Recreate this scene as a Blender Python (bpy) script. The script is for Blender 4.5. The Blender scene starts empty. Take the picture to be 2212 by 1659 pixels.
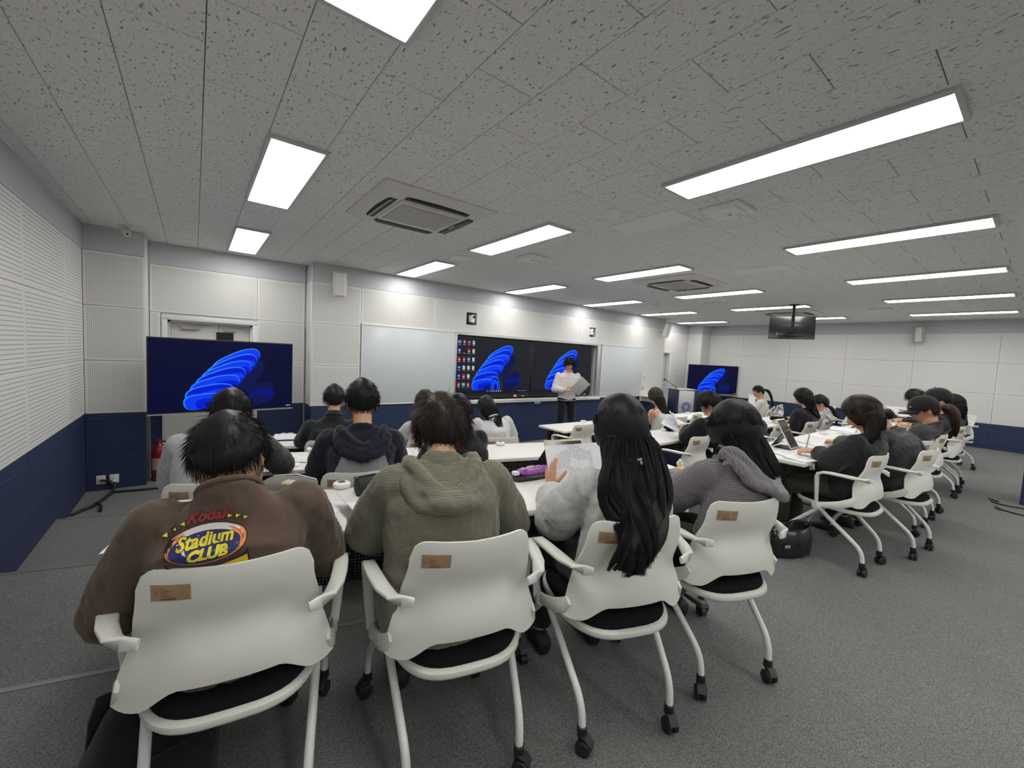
import bpy, bmesh, math, random
import numpy as np
from mathutils import Vector, Matrix, Euler, noise
random.seed(7); rng = np.random.default_rng(7)
SC = bpy.context.scene; COL = SC.collection
PI = math.pi

# ---------------------------------------------------------------- camera, world, exposure
cam = bpy.data.cameras.new('camera'); camo = bpy.data.objects.new('camera', cam); COL.objects.link(camo)
cam.sensor_width = 36.0; cam.lens = 894.634/2212*36; cam.clip_start = .02; cam.clip_end = 60
Rv, Uv, Fv = (.7938,-.6062,.0498), (.0017,.0841,.9965), (.6082,.7909,-.0678)
camo.matrix_world = Matrix(((Rv[0],Uv[0],-Fv[0],0),(Rv[1],Uv[1],-Fv[1],0),(Rv[2],Uv[2],-Fv[2],1.73),(0,0,0,1)))
SC.camera = camo
wd = bpy.data.worlds.new('world'); SC.world = wd; wd.use_nodes = True
wd.node_tree.nodes['Background'].inputs[0].default_value = (.6,.7,.8,1); wd.node_tree.nodes['Background'].inputs[1].default_value = .15
SC.view_settings.view_transform = 'Standard'; SC.view_settings.look = 'None'
SC.view_settings.gamma = 1.0; SC.view_settings.use_curve_mapping = False
SC.view_settings.exposure = 0.0
PANEL_LIGHT = 14.0        # radiance of the ceiling light panels
SC.cycles.max_bounces = 8; SC.cycles.diffuse_bounces = 5; SC.cycles.transparent_max_bounces = 12

# ---------------------------------------------------------------- helpers
def lin(c):
    return tuple((x/12.92 if x <= .04045 else ((x+.055)/1.055)**2.4) for x in c)
def srgb(r,g,b): return lin((r/255.,g/255.,b/255.))
MATS = {}
def mat(name, col, rough=.6, metal=0., spec=.5, noise_scale=None, var=.0, bump=0., bump_scale=None, emit=None, alpha=1., trans=0., sheen=0., coat=0., stretch=(1,1,1), co='Object'):
    m = bpy.data.materials.new(name); m.use_nodes = True; nt = m.node_tree; N = nt.nodes; L = nt.links
    b = N['Principled BSDF']
    b.inputs['Base Color'].default_value = (*col,1); b.inputs['Roughness'].default_value = rough; b.inputs['Metallic'].default_value = metal
    b.inputs['Specular IOR Level'].default_value = spec
    if sheen: b.inputs['Sheen Weight'].default_value = sheen
    if coat: b.inputs['Coat Weight'].default_value = coat
    if trans: b.inputs['Transmission Weight'].default_value = trans
    if emit: b.inputs['Emission Color'].default_value = (*emit[0],1); b.inputs['Emission Strength'].default_value = emit[1]
    if alpha < 1: b.inputs['Alpha'].default_value = alpha
    if noise_scale or bump_scale:
        tc = N.new('ShaderNodeTexCoord'); mp = N.new('ShaderNodeMapping'); mp.inputs['Scale'].default_value = stretch
        if co == 'World':
            g = N.new('ShaderNodeNewGeometry'); L.new(g.outputs['Position'], mp.inputs[0])
        else: L.new(tc.outputs[co], mp.inputs[0])
        if noise_scale and var:
            n = N.new('ShaderNodeTexNoise'); n.inputs['Scale'].default_value = noise_scale; n.inputs['Detail'].default_value = 3
            L.new(mp.outputs[0], n.inputs['Vector'])
            r = N.new('ShaderNodeValToRGB'); r.color_ramp.elements[0].position = .3; r.color_ramp.elements[1].position = .7
            r.color_ramp.elements[0].color = (*[c*(1-var) for c in col],1); r.color_ramp.elements[1].color = (*[min(1,c*(1+var)) for c in col],1)
            L.new(n.outputs['Fac'], r.inputs[0]); L.new(r.outputs[0], b.inputs['Base Color'])
        if bump and bump_scale:
            n2 = N.new('ShaderNodeTexNoise'); n2.inputs['Scale'].default_value = bump_scale; n2.inputs['Detail'].default_value = 4
            L.new(mp.outputs[0], n2.inputs['Vector'])
            bp = N.new('ShaderNodeBump'); bp.inputs['Strength'].default_value = bump; bp.inputs['Distance'].default_value = .004
            L.new(n2.outputs['Fac'], bp.inputs['Height']); L.new(bp.outputs[0], b.inputs['Normal'])
    MATS[name] = m
    return m
def nd(m, kind, **kw):
    n = m.node_tree.nodes.new(kind)
    for k,v in kw.items():
        if k.startswith('i_'): n.inputs[int(k[2:])].default_value = v
        else: setattr(n, k, v)
    return n
def lk(m, a, b): m.node_tree.links.new(a, b)
def mth(m, op, a, b=None, c=None):
    n = m.node_tree.nodes.new('ShaderNodeMath'); n.operation = op
    for i,x in enumerate((a,b,c)):
        if x is None: continue
        if isinstance(x,(int,float)): n.inputs[i].default_value = x
        else: m.node_tree.links.new(x, n.inputs[i])
    return n.outputs[0]
def mixc(m, fac, c1, c2):
    n = m.node_tree.nodes.new('ShaderNodeMix'); n.data_type = 'RGBA'
    m.node_tree.links.new(fac, n.inputs[0])
    for i,c in ((6,c1),(7,c2)):
        if isinstance(c, tuple): n.inputs[i].default_value = (*c,1)
        else: m.node_tree.links.new(c, n.inputs[i])
    return n.outputs[2]
def knit(name, col, pitch, axis='Z', depth=.35, bump=.6, rough=.9, dist=.6):
    """ribbed knit: alternating ridges along one object axis"""
    m = mat(name, col, rough, spec=.2, sheen=.25)
    tc = nd(m,'ShaderNodeTexCoord'); w = nd(m,'ShaderNodeTexWave', wave_type='BANDS', bands_direction=axis)
    w.inputs['Scale'].default_value = 2*PI/pitch/20; w.inputs['Distortion'].default_value = dist; w.inputs['Detail'].default_value = 1; w.inputs['Detail Scale'].default_value = 3
    lk(m, tc.outputs['Object'], w.inputs['Vector'])
    n = nd(m,'ShaderNodeTexNoise'); n.inputs['Scale'].default_value = 300; lk(m, tc.outputs['Object'], n.inputs['Vector'])
    f = mth(m,'ADD', mth(m,'MULTIPLY', w.outputs['Fac'], .75), mth(m,'MULTIPLY', n.outputs['Fac'], .35))
    c = mixc(m, f, tuple(x*(1-depth) for x in col), tuple(min(1,x*(1+depth*.55)) for x in col))  # creases between ribs darkened in the colour, imitating their shade
    b = m.node_tree.nodes['Principled BSDF']; lk(m, c, b.inputs['Base Color'])
    bp = nd(m,'ShaderNodeBump'); bp.inputs['Strength'].default_value = bump; bp.inputs['Distance'].default_value = .002
    lk(m, f, bp.inputs['Height']); lk(m, bp.outputs[0], b.inputs['Normal'])
    return m

class MB:
    """collects geometry, then links it as one mesh object"""
    def __init__(s): s.v=[]; s.f=[]; s.mi=[]; s.n=0
    def add(s, V, F, mi=0, M=None):
        V = np.asarray(V, float)
        if M is not None:
            A = np.array(M); V = V @ A[:3,:3].T + A[:3,3]
        s.v.append(V)
        for f in F: s.f.append(tuple(i+s.n for i in f)); s.mi.append(mi)
        s.n += len(V); return s
    def box(s, c, size, mi=0, M=None):
        x,y,z = [d/2 for d in size]; V = [(c[0]+a*x, c[1]+b*y, c[2]+d*z) for a in(-1,1) for b in(-1,1) for d in(-1,1)]
        return s.add(V, [(0,1,3,2),(4,6,7,5),(0,4,5,1),(2,3,7,6),(0,2,6,4),(1,5,7,3)], mi, M)
    def rbox(s, c, size, r=.005, mi=0, M=None, seg=2):
        bm = bmesh.new(); bmesh.ops.create_cube(bm, size=1)
        for v in bm.verts: v.co = Vector((v.co.x*size[0], v.co.y*size[1], v.co.z*size[2]))
        bmesh.ops.bevel(bm, geom=list(bm.edges), offset=min(r, min(size)*.49), segments=seg, profile=.5, affect='EDGES')
        bm.verts.index_update(); V = [tuple(v.co+Vector(c)) for v in bm.verts]; F = [tuple(v.index for v in f.verts) for f in bm.faces]; bm.free()
        return s.add(V, F, mi, M)
    def loft(s, rings, mi=0, M=None, cap=True, closed=True):
        R = np.asarray(rings, float); k,n = R.shape[:2]; V = R.reshape(-1,3); F = []
        for i in range(k-1):
            for j in range(n if closed else n-1):
                a=i*n+j; b=i*n+(j+1)%n; F.append((a,b,b+n,a+n))
        if cap and closed:
            F.append(tuple(range(n))[::-1]); F.append(tuple((k-1)*n+j for j in range(n)))
        return s.add(V, F, mi, M)
    def tube(s, path, r, n=8, mi=0, M=None, cap=True, up=(0,0,1), flat=1., round_=False):
        P = np.asarray(path, float); k = len(P)
        r = np.full(k, r) if np.isscalar(r) else np.asarray(r, float)
        T = np.gradient(P, axis=0); T /= np.linalg.norm(T, axis=1)[:,None]+1e-12
        if round_:
            P = np.vstack([P[0]-T[0]*r[0]*.9, P[0]-T[0]*r[0]*.55, P, P[-1]+T[-1]*r[-1]*.55, P[-1]+T[-1]*r[-1]*.9])
            r = np.concatenate([[r[0]*.4, r[0]*.83], r, [r[-1]*.83, r[-1]*.4]]); T = np.vstack([T[0],T[0],T,T[-1],T[-1]]); k += 4
        a = np.cross(T[0], up)
        if np.linalg.norm(a) < 1e-3: a = np.cross(T[0], (1,.2,0))
        rings = []; ang = np.arange(n)*2*PI/n
        for i in range(k):
            a = a - T[i]*(a@T[i]); a /= np.linalg.norm(a)+1e-12; b = np.cross(T[i], a)
            rings.append(P[i] + r[i]*(np.cos(ang)[:,None]*a*flat + np.sin(ang)[:,None]*b))
        return s.loft(rings, mi, M, cap)
    def ribbon(s, path, w, t, mi=0, M=None, wdir=None, corner=.35):
        """flat bar: width along wdir (per point), thickness across"""
        P = np.asarray(path,float); k=len(P); w = np.full(k,w) if np.isscalar(w) else np.asarray(w,float); t = np.full(k,t) if np.isscalar(t) else np.asarray(t,float)
        W = np.asarray(wdir,float); W = np.tile(W,(k,1)) if W.ndim==1 else W
        T = np.gradient(P, axis=0); T /= np.linalg.norm(T,axis=1)[:,None]; rings=[]
        for i in range(k):
            a = W[i]-T[i]*(W[i]@T[i]); a/=np.linalg.norm(a); b=np.cross(T[i],a); hw,ht=w[i]/2,t[i]/2; c=min(hw,ht)*corner*1.5
            pts=[(hw,-ht+c),(hw,ht-c),(hw-c,ht),(-hw+c,ht),(-hw,ht-c),(-hw,-ht+c),(-hw+c,-ht),(hw-c,-ht)]
            rings.append([P[i]+a*x+b*y for x,y in pts])
        return s.loft(rings, mi, M)
    def lathe(s, prof, n=24, mi=0, M=None, cap=True):
        ang = np.arange(n)*2*PI/n
        return s.loft([np.stack([r*np.cos(ang), r*np.sin(ang), np.full(n,z)],1) for r,z in prof], mi, M, cap)
    def prism(s, poly, z0, z1, mi=0, M=None):
        n=len(poly); V=[(x,y,z0) for x,y in poly]+[(x,y,z1) for x,y in poly]
        F=[tuple(range(n))[::-1], tuple(range(n,2*n))]+[(i,(i+1)%n,n+(i+1)%n,n+i) for i in range(n)]
        return s.add(V,F,mi,M)
    def sphere(s, c, r, nu=16, nv=10, mi=0, M=None):
        r = (r,r,r) if np.isscalar(r) else r; rings=[]
        for i in range(nv+1):
            t=-PI/2+PI*(i+.0)/nv; cr=max(math.cos(t),.02)
            ang=np.arange(nu)*2*PI/nu; rings.append(np.stack([c[0]+r[0]*cr*np.cos(ang), c[1]+r[1]*cr*np.sin(ang), np.full(nu,c[2]+r[2]*math.sin(t))],1))
        return s.loft(rings, mi, M)
    def mesh(s, name='mesh', mats=(), smooth=True, angle=40):
        me = bpy.data.meshes.new(name); me.from_pydata(np.vstack(s.v).tolist(), [], s.f)
        for m in mats: me.materials.append(m)
        if len(mats) > 1: me.polygons.foreach_set('material_index', s.mi)
        if smooth:
            me.polygons.foreach_set('use_smooth', [True]*len(me.polygons)); me.update(); me.set_sharp_from_angle(angle=math.radians(angle))
        me.validate(); me.update(); return me
    def build(s, name, mats, parent=None, smooth=True, angle=40, loc=None):
        if not isinstance(mats,(list,tuple)): mats=[mats]
        return ob(name, s.mesh(name, mats, smooth, angle), parent, loc)
def ob(name, me, parent=None, loc=None):
    o = bpy.data.objects.new(name, me); COL.objects.link(o)
    if parent is not None: o.parent = parent
    if loc is not None: o.location = loc
    return o
def thing(name, label, cat, loc=(0,0,0), rz=0., group=None):
    o = bpy.data.objects.new(name, None); COL.objects.link(o); o.empty_display_size=.1
    o.location = loc; o.rotation_euler = (0,0,rz); o['label']=label; o['category']=cat
    if group: o['group']=group
    return o
def tag(o, label, cat, group=None):
    o['label']=label; o['category']=cat
    if group: o['group']=group
    return o
def struct(o): o['kind']='structure'; return o
def copy_tree(o, parent=None):
    c = o.copy(); COL.objects.link(c)
    if parent is not None: c.parent = parent
    for ch in list(o.children): copy_tree(ch, c)
    return c
def TR(x=0,y=0,z=0,rx=0,ry=0,rz=0,s=1):
    return Matrix.Translation((x,y,z)) @ Euler((rx,ry,rz)).to_matrix().to_4x4() @ Matrix.Diagonal((s,s,s,1))
def fastmesh(name, V, Q, mats, smooth=True):
    """numpy quads -> mesh"""
    me = bpy.data.meshes.new(name); V=np.asarray(V,np.float32); Q=np.asarray(Q,np.int32)
    me.vertices.add(len(V)); me.vertices.foreach_set('co', V.ravel())
    me.loops.add(Q.size); me.loops.foreach_set('vertex_index', Q.ravel())
    me.polygons.add(len(Q)); me.polygons.foreach_set('loop_start', np.arange(len(Q))*4)
    me.polygons.foreach_set('use_smooth', np.ones(len(Q),bool))
    for m in mats: me.materials.append(m)
    me.update(calc_edges=True); return me
def text_mesh(s, size, shear=0., bold=0., extrude=0.0, sub=0):
    """lettering as a flat mesh: vertices centred at the origin in XY, plus triangles"""
    cu = bpy.data.curves.new('lettering','FONT'); cu.body=s; cu.size=size; cu.shear=shear; cu.offset=bold; cu.align_x='CENTER'; cu.align_y='CENTER'; cu.resolution_u=3
    o = bpy.data.objects.new('lettering', cu); COL.objects.link(o)
    dg = bpy.context.evaluated_depsgraph_get(); me = bpy.data.meshes.new_from_object(o.evaluated_get(dg))
    bpy.data.objects.remove(o); bpy.data.curves.remove(cu)
    bm = bmesh.new(); bm.from_mesh(me); bpy.data.meshes.remove(me)
    bmesh.ops.triangulate(bm, faces=bm.faces[:])
    for _ in range(sub): bmesh.ops.subdivide_edges(bm, edges=bm.edges[:], cuts=1, use_grid_fill=True)
    bm.verts.index_update(); V=np.array([v.co[:] for v in bm.verts]); F=[tuple(v.index for v in f.verts) for f in bm.faces]; bm.free()
    return V,F

# ---------------------------------------------------------------- materials
M_wall   = mat('wall_paint', (.54,.55,.575), .7, bump=.05, bump_scale=120, co='World')
M_panel  = mat('acoustic_panel_paint', (.76,.755,.73), .65)
M_navy   = mat('navy_wainscot', srgb(36,50,84), .55, noise_scale=500, var=.16, bump=.15, bump_scale=600, co='World')
M_trim   = mat('white_trim', (.74,.74,.73), .45)
M_alu    = mat('aluminium', (.62,.62,.61), .38, metal=.6)
M_white  = mat('white_plastic', (.80,.80,.77), .4)
M_cream  = mat('cream_plastic', (.80,.80,.735), .38, spec=.45)
M_tube   = mat('white_painted_tube', (.79,.79,.775), .3)
M_top    = mat('white_laminate', (.77,.755,.72), .42, noise_scale=260, var=.03)
M_black  = mat('black_plastic', (.018,.018,.019), .45)
M_blackm = mat('black_metal', (.02,.02,.021), .5)
M_dgrey  = mat('dark_grey_metal', (.13,.13,.135), .45, metal=.2)
M_cush   = mat('black_seat_fabric', (.012,.012,.014), .95, spec=.1, noise_scale=400, var=.4, bump=.3, bump_scale=700)
M_grey   = mat('grey_plastic', (.42,.42,.41), .5)
M_offw   = mat('offwhite_housing', (.66,.65,.61), .5)
M_glass  = mat('dark_glass', (.012,.012,.014), .08)
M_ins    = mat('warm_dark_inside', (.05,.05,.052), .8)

def carpet():
    m = mat('grey_loop_carpet', (.08,.08,.08), .95, spec=.1); b=m.node_tree.nodes['Principled BSDF']
    g = nd(m,'ShaderNodeNewGeometry'); n=nd(m,'ShaderNodeTexNoise'); n.inputs['Scale'].default_value=210; n.inputs['Detail'].default_value=4; n.inputs['Roughness'].default_value=.75
    n2=nd(m,'ShaderNodeTexNoise'); n2.inputs['Scale'].default_value=3.0; n2.inputs['Detail'].default_value=3
    lk(m,g.outputs['Position'],n.inputs['Vector']); lk(m,g.outputs['Position'],n2.inputs['Vector'])
    r=nd(m,'ShaderNodeValToRGB'); e=r.color_ramp.elements; e[0].position=.33; e[0].color=(.045,.045,.046,1); e[1].position=.66; e[1].color=(.34,.345,.335,1)
    lk(m,n.outputs['Fac'],r.inputs[0])
    c=mixc(m, mth(m,'MULTIPLY',n2.outputs['Fac'],.45), r.outputs[0], (.150,.152,.150)); lk(m,c,b.inputs['Base Color'])
    bp=nd(m,'ShaderNodeBump'); bp.inputs['Strength'].default_value=.5; bp.inputs['Distance'].default_value=.006; lk(m,n.outputs['Fac'],bp.inputs['Height']); lk(m,bp.outputs[0],b.inputs['Normal'])
    return m
M_carpet = carpet()
def ceil_tile():
    m = mat('fissured_ceiling_tile', (.58,.58,.56), .9, spec=.2); b=m.node_tree.nodes['Principled BSDF']
    g=nd(m,'ShaderNodeNewGeometry'); mp=nd(m,'ShaderNodeMapping'); mp.inputs['Scale'].default_value=(1.0,.42,1); mp.inputs['Rotation'].default_value=(0,0,.25); lk(m,g.outputs['Position'],mp.inputs[0])
    w=nd(m,'ShaderNodeTexNoise'); w.inputs['Scale'].default_value=9; lk(m,g.outputs['Position'],w.inputs['Vector'])
    va=nd(m,'ShaderNodeVectorMath',operation='MULTIPLY_ADD'); va.inputs[1].default_value=(.05,.05,0); lk(m,w.outputs['Color'],va.inputs[0]); lk(m,mp.outputs[0],va.inputs[2])
    n=nd(m,'ShaderNodeTexNoise'); n.inputs['Scale'].default_value=88; n.inputs['Detail'].default_value=1.5; n.inputs['Roughness'].default_value=.5; lk(m,va.outputs[0],n.inputs['Vector'])
    r=nd(m,'ShaderNodeValToRGB'); e=r.color_ramp.elements; e[0].position=.635; e[0].color=(0,0,0,1); e[1].position=.70; e[1].color=(1,1,1,1); lk(m,n.outputs['Fac'],r.inputs[0])
    n3=nd(m,'ShaderNodeTexNoise'); n3.inputs['Scale'].default_value=160; n3.inputs['Detail'].default_value=2; lk(m,g.outputs['Position'],n3.inputs['Vector'])
    r3=nd(m,'ShaderNodeValToRGB'); e=r3.color_ramp.elements; e[0].position=.3; e[0].color=(.70,.70,.68,1); e[1].position=.6; e[1].color=(.82,.82,.80,1); lk(m,n3.outputs['Fac'],r3.inputs[0])
    c=mixc(m, r.outputs[0], r3.outputs[0], (.27,.27,.26)); lk(m,c,b.inputs['Base Color'])
    bp=nd(m,'ShaderNodeBump'); bp.inputs['Strength'].default_value=.5; bp.inputs['Distance'].default_value=.004; bp.invert=True; lk(m,r.outputs[0],bp.inputs['Height']); lk(m,bp.outputs[0],b.inputs['Normal'])
    return m
M_ceil = ceil_tile()
def perforated(name, px, pz, fill, dark=.30, slot=False):
    m = mat(name, (.76,.755,.73), .65); b=m.node_tree.nodes['Principled BSDF']
    tc=nd(m,'ShaderNodeTexCoord'); s=nd(m,'ShaderNodeSeparateXYZ'); lk(m,tc.outputs['Object'],s.inputs[0])
    def cell(o,p): return mth(m,'LESS_THAN', mth(m,'ABSOLUTE', mth(m,'SUBTRACT', mth(m,'FRACT', mth(m,'ADD', mth(m,'DIVIDE',o,p), 50.25)), .5)), fill/2)
    k = cell(s.outputs[2],pz)
    if not slot: k = mth(m,'MULTIPLY', k, cell(s.outputs[0],px))
    c = mixc(m, k, (.76,.755,.73), (.76*dark,.755*dark,.73*dark)); lk(m,c,b.inputs['Base Color'])
    bp=nd(m,'ShaderNodeBump'); bp.inputs['Strength'].default_value=.4; bp.inputs['Distance'].default_value=.003; bp.invert=True; lk(m,k,bp.inputs['Height']); lk(m,bp.outputs[0],b.inputs['Normal'])
    return m
M_perf = perforated('perforated_panel', .0158, .0158, .42)
M_slot = perforated('slotted_panel', .031, .031, .26, .6, True)
M_perf2= perforated('fine_perforated_panel', .024, .012, .45, .72)
M_fabric_r = perforated('fine_perforated_right', .03, .015, .4, .85)
def modesty():
    """black perforated metal: blocks of small holes with larger ones between, all painted light grey for the brightness seen through them"""
    m = mat('perforated_modesty_panel', (.012,.012,.013), .5); b=m.node_tree.nodes['Principled BSDF']
    tc=nd(m,'ShaderNodeTexCoord'); s=nd(m,'ShaderNodeSeparateXYZ'); lk(m,tc.outputs['Object'],s.inputs[0])
    def fr(o,p,off=50.): return mth(m,'SUBTRACT', mth(m,'FRACT', mth(m,'ADD', mth(m,'DIVIDE',o,p), off)), .5)
    def dot(p,r,off=50.):
        a=fr(s.outputs[0],p,off); c=fr(s.outputs[2],p,off); d=mth(m,'SQRT', mth(m,'ADD', mth(m,'MULTIPLY',a,a), mth(m,'MULTIPLY',c,c)))
        return mth(m,'LESS_THAN', d, r)
    small=dot(.0145,.25); P=.0725
    bx=mth(m,'ABSOLUTE',fr(s.outputs[0],P)); bz=mth(m,'ABSOLUTE',fr(s.outputs[2],P))
    hole=mth(m,'MAXIMUM',bx,bz); keep=mth(m,'GREATER_THAN',hole,.29)
    big=dot(P,.10)
    n=nd(m,'ShaderNodeTexNoise'); n.inputs['Scale'].default_value=9; n.inputs['Detail'].default_value=0; lk(m,tc.outputs['Object'],n.inputs['Vector'])
    sel=nd(m,'ShaderNodeValToRGB'); e=sel.color_ramp.elements; e[0].position=.44; e[1].position=.56; lk(m,n.outputs['Fac'],sel.inputs[0])
    k=mth(m,'MULTIPLY', mth(m,'MAXIMUM', mth(m,'MULTIPLY',small,keep), big), mth(m,'ADD',mth(m,'MULTIPLY',sel.outputs[0],.9),.1))
    c=mixc(m,k,(.012,.012,.013),(.42,.43,.42)); lk(m,c,b.inputs['Base Color']); return m
M_modesty = modesty()
def printed(name, kind=0):
    """white sheet with rows of small printed text"""
    m = mat(name, (.80,.81,.84), .6); b=m.node_tree.nodes['Principled BSDF']
    tc=nd(m,'ShaderNodeTexCoord'); s=nd(m,'ShaderNodeSeparateXYZ'); lk(m,tc.outputs['Object'],s.inputs[0]); X,Y=s.outputs[0],s.outputs[1]
    row=mth(m,'DIVIDE',Y,.0085); fr=mth(m,'FRACT',mth(m,'ADD',row,50.)); ln=mth(m,'MULTIPLY',mth(m,'GREATER_THAN',fr,.45),mth(m,'LESS_THAN',fr,.85))
    v=nd(m,'ShaderNodeCombineXYZ'); lk(m,mth(m,'MULTIPLY',X,170.),v.inputs[0]); lk(m,mth(m,'FLOOR',row),v.inputs[1]); v.inputs[2].default_value=kind*7.3
    n=nd(m,'ShaderNodeTexWhiteNoise'); n.noise_dimensions='3D'
    v2=nd(m,'ShaderNodeCombineXYZ'); lk(m,mth(m,'FLOOR',mth(m,'MULTIPLY',X,520.)),v2.inputs[0]); lk(m,mth(m,'FLOOR',row),v2.inputs[1]); lk(m,v2.outputs[0],n.inputs[0])
    w=nd(m,'ShaderNodeTexNoise'); w.inputs['Scale'].default_value=1.0; w.inputs['Detail'].default_value=0; lk(m,v.outputs[0],w.inputs['Vector'])
    inr=mth(m,'MULTIPLY',mth(m,'LESS_THAN',mth(m,'ABSOLUTE',X),.09),mth(m,'LESS_THAN',mth(m,'ABSOLUTE',Y),.13))
    para=nd(m,'ShaderNodeTexNoise'); para.inputs['Scale'].default_value=14+kind*3; para.inputs['Detail'].default_value=0; lk(m,tc.outputs['Object'],para.inputs['Vector'])
    k=mth(m,'MULTIPLY',mth(m,'MULTIPLY',ln,mth(m,'GREATER_THAN',w.outputs['Fac'],.42)),mth(m,'MULTIPLY',inr,mth(m,'GREATER_THAN',para.outputs['Fac'],.44)))
    k=mth(m,'MULTIPLY',k,mth(m,'ADD',mth(m,'MULTIPLY',n.outputs[0],.5),.35))
    c=mixc(m,k,(.80,.81,.84),(.16,.16,.18)); lk(m,c,b.inputs['Base Color']); return m
M_paper=[printed('printed_sheet_%d'%i,i) for i in range(3)]
M_plain=mat('plain_paper',(.80,.80,.79),.6)
# ================================================================ ROOM
XL, XR, YF, YREC, YPIER, YB, ZC = -.952, 12.36, 6.42, 6.82, 6.37, -4.6, 2.908
ZR = (.865, 1.455, 2.055, 2.64)
# ---- floor with three low carpeted tiers that follow the fan of tables
A14 = math.radians(-14.5); E1 = np.array([math.cos(A14), math.sin(A14)]); E2 = np.array([-math.sin(A14), math.cos(A14)])
XM = 11.32/2
def uv(u, v): p = u*E1+v*E2; return (float(p[0]), float(p[1]))
def vline(v, x): return (v - .2504*x)/.968
fb = MB(); fb.box(((XL+XR)/2, (YB+7.0)/2, -.06), (XR-XL+.6, 7.0-YB+.2, .12))
floor = struct(fb.build('floor', M_carpet, smooth=False))
TIERS = ((.125, 4.72, 2.85, 4.14), (.25, 3.43, 2.87, 2.80), (.37, 2.10, 2.47, 1.53))
M_nose = mat('step_nosing_strip', (.22,.22,.22), .5)
for i,(zt,v,xb,yb) in enumerate(TIERS):
    xr = 11.32-xb
    poly = [(XL, YB+.02), (XR, YB+.02), (XR, vline(v, 11.32-XR)), (xr, yb), (xb, yb), (XL, vline(v, XL))]
    z0 = 0 if i == 0 else TIERS[i-1][0]
    b = MB(); b.prism(poly, z0, zt); b.build('floor_tier', M_carpet, floor, smooth=False)
    pts = [poly[5], poly[4], poly[3], poly[2]]
    for a,c in zip(pts, pts[1:]):
        a,c = np.array(a),np.array(c); d=(c-a)/np.linalg.norm(c-a); n=np.array([-d[1],d[0]])
        q=[a-n*.022,c-n*.022,c+n*.004,a+n*.004]
        nb = MB(); nb.prism([tuple(p) for p in q], zt-.012, zt+.003); nb.build('step_nosing', M_nose if i==2 else M_carpet, floor, smooth=False)

# ---- panels
PANELS = {}
def panel_mesh(w, h, m, t=.012, border=.022):
    k=(round(w,3),round(h,3),m.name)
    if k in PANELS: return PANELS[k]
    b=MB(); x,z,bx,c=w/2,h/2,border,.003
    V=[(-x,t,-z),(x,t,-z),(x,t,z),(-x,t,z), (-x,c,-z),(x,c,-z),(x,c,z),(-x,c,z), (-x+c,0,-z+c),(x-c,0,-z+c),(x-c,0,z-c),(-x+c,0,z-c),
       (-x+bx,0,-z+bx),(x-bx,0,-z+bx),(x-bx,0,z-bx),(-x+bx,0,z-bx)]
    b.add(V,[(i,(i+1)%4,4+(i+1)%4,4+i) for i in range(4)]+[(4+i,4+(i+1)%4,8+(i+1)%4,8+i) for i in range(4)]+[(8+i,8+(i+1)%4,12+(i+1)%4,12+i) for i in range(4)]+[(3,2,1,0)],0)
    b.add([V[12],V[13],V[14],V[15]],[(0,1,2,3)],1)
    PANELS[k]=b.mesh('acoustic_panel',[M_panel,m],smooth=False); return PANELS[k]
def panel(parent, face, a0, a1, z0, z1, at, m, name='acoustic_panel', gap=.004):
    """face: 'S' looks to -Y (front wall), 'E' looks to +X (left wall), 'W' looks to -X (right wall)"""
    me = panel_mesh(a1-a0-gap, z1-z0-gap, m); o = ob(name, me, parent); mid=(a0+a1)/2; zc=(z0+z1)/2
    if face=='S': o.location=(mid,at,zc)
    if face=='E': o.location=(at,mid,zc); o.rotation_euler=(0,0,PI/2)
    if face=='W': o.location=(at,mid,zc); o.rotation_euler=(0,0,-PI/2)
    return o
BOARDS={}
def board(parent, face, a0, a1, at, rows=((.0,.10),(.10,.44),(.44,.78),(.78,.865))):
    for z0,z1 in rows:
        k=(round(a1-a0,3),round(z1-z0,3))
        if k not in BOARDS:
            b=MB(); b.rbox((0,.008,0),(a1-a0-.003,.016,z1-z0-.003),.0025,seg=1); BOARDS[k]=b.mesh('wainscot_board',[M_navy],smooth=False)
        o=ob('wainscot_board',BOARDS[k],parent); mid=(a0+a1)/2; zc=(z0+z1)/2
        if face=='S': o.location=(mid,at,zc)
        if face=='E': o.location=(at,mid,zc); o.rotation_euler=(0,0,PI/2)
        if face=='W': o.location=(at,mid,zc); o.rotation_euler=(0,0,-PI/2)
BK=.014
# left wall
b=MB(); b.box((XL-.1-BK,(YB+7)/2,ZC/2),(.2,7-YB,ZC)); wl=struct(b.build('wall_left',M_wall,smooth=False))
js=[YPIER,5.63,4.43,3.23,2.03,.83,-.37,-1.57,-2.77,-3.97,YB]
for a,c in zip(js,js[1:]):
    for z0,z1 in zip(ZR,ZR[1:]): panel(wl,'E',c,a,z0,z1,XL,M_slot)
    board(wl,'E',c,a,XL)
b=MB(); b.box((XL-BK+.008,(YB+YPIER)/2,(2.64+ZC)/2),(.016,YPIER-YB,ZC-2.64)); b.build('upper_band',M_wall,wl,smooth=False)
# right wall
b=MB(); b.box((XR+.1+BK,(YB+7)/2,ZC/2),(.2,7-YB,ZC)); wr=struct(b.build('wall_right',M_wall,smooth=False))
js=[YPIER,5.42,4.24,3.06,1.87,.67,-.53,-1.73,-2.93,-4.13,YB]
for a,c in zip(js,js[1:]):
    for z0,z1 in zip(ZR,ZR[1:]): panel(wr,'W',c,a,z0,z1,XR,M_fabric_r)
    board(wr,'W',c,a,XR)
b=MB(); b.box((XR+BK-.008,(YB+YPIER)/2,(2.64+ZC)/2),(.016,YPIER-YB,ZC-2.64)); b.build('upper_band',M_wall,wr,smooth=False)
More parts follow.
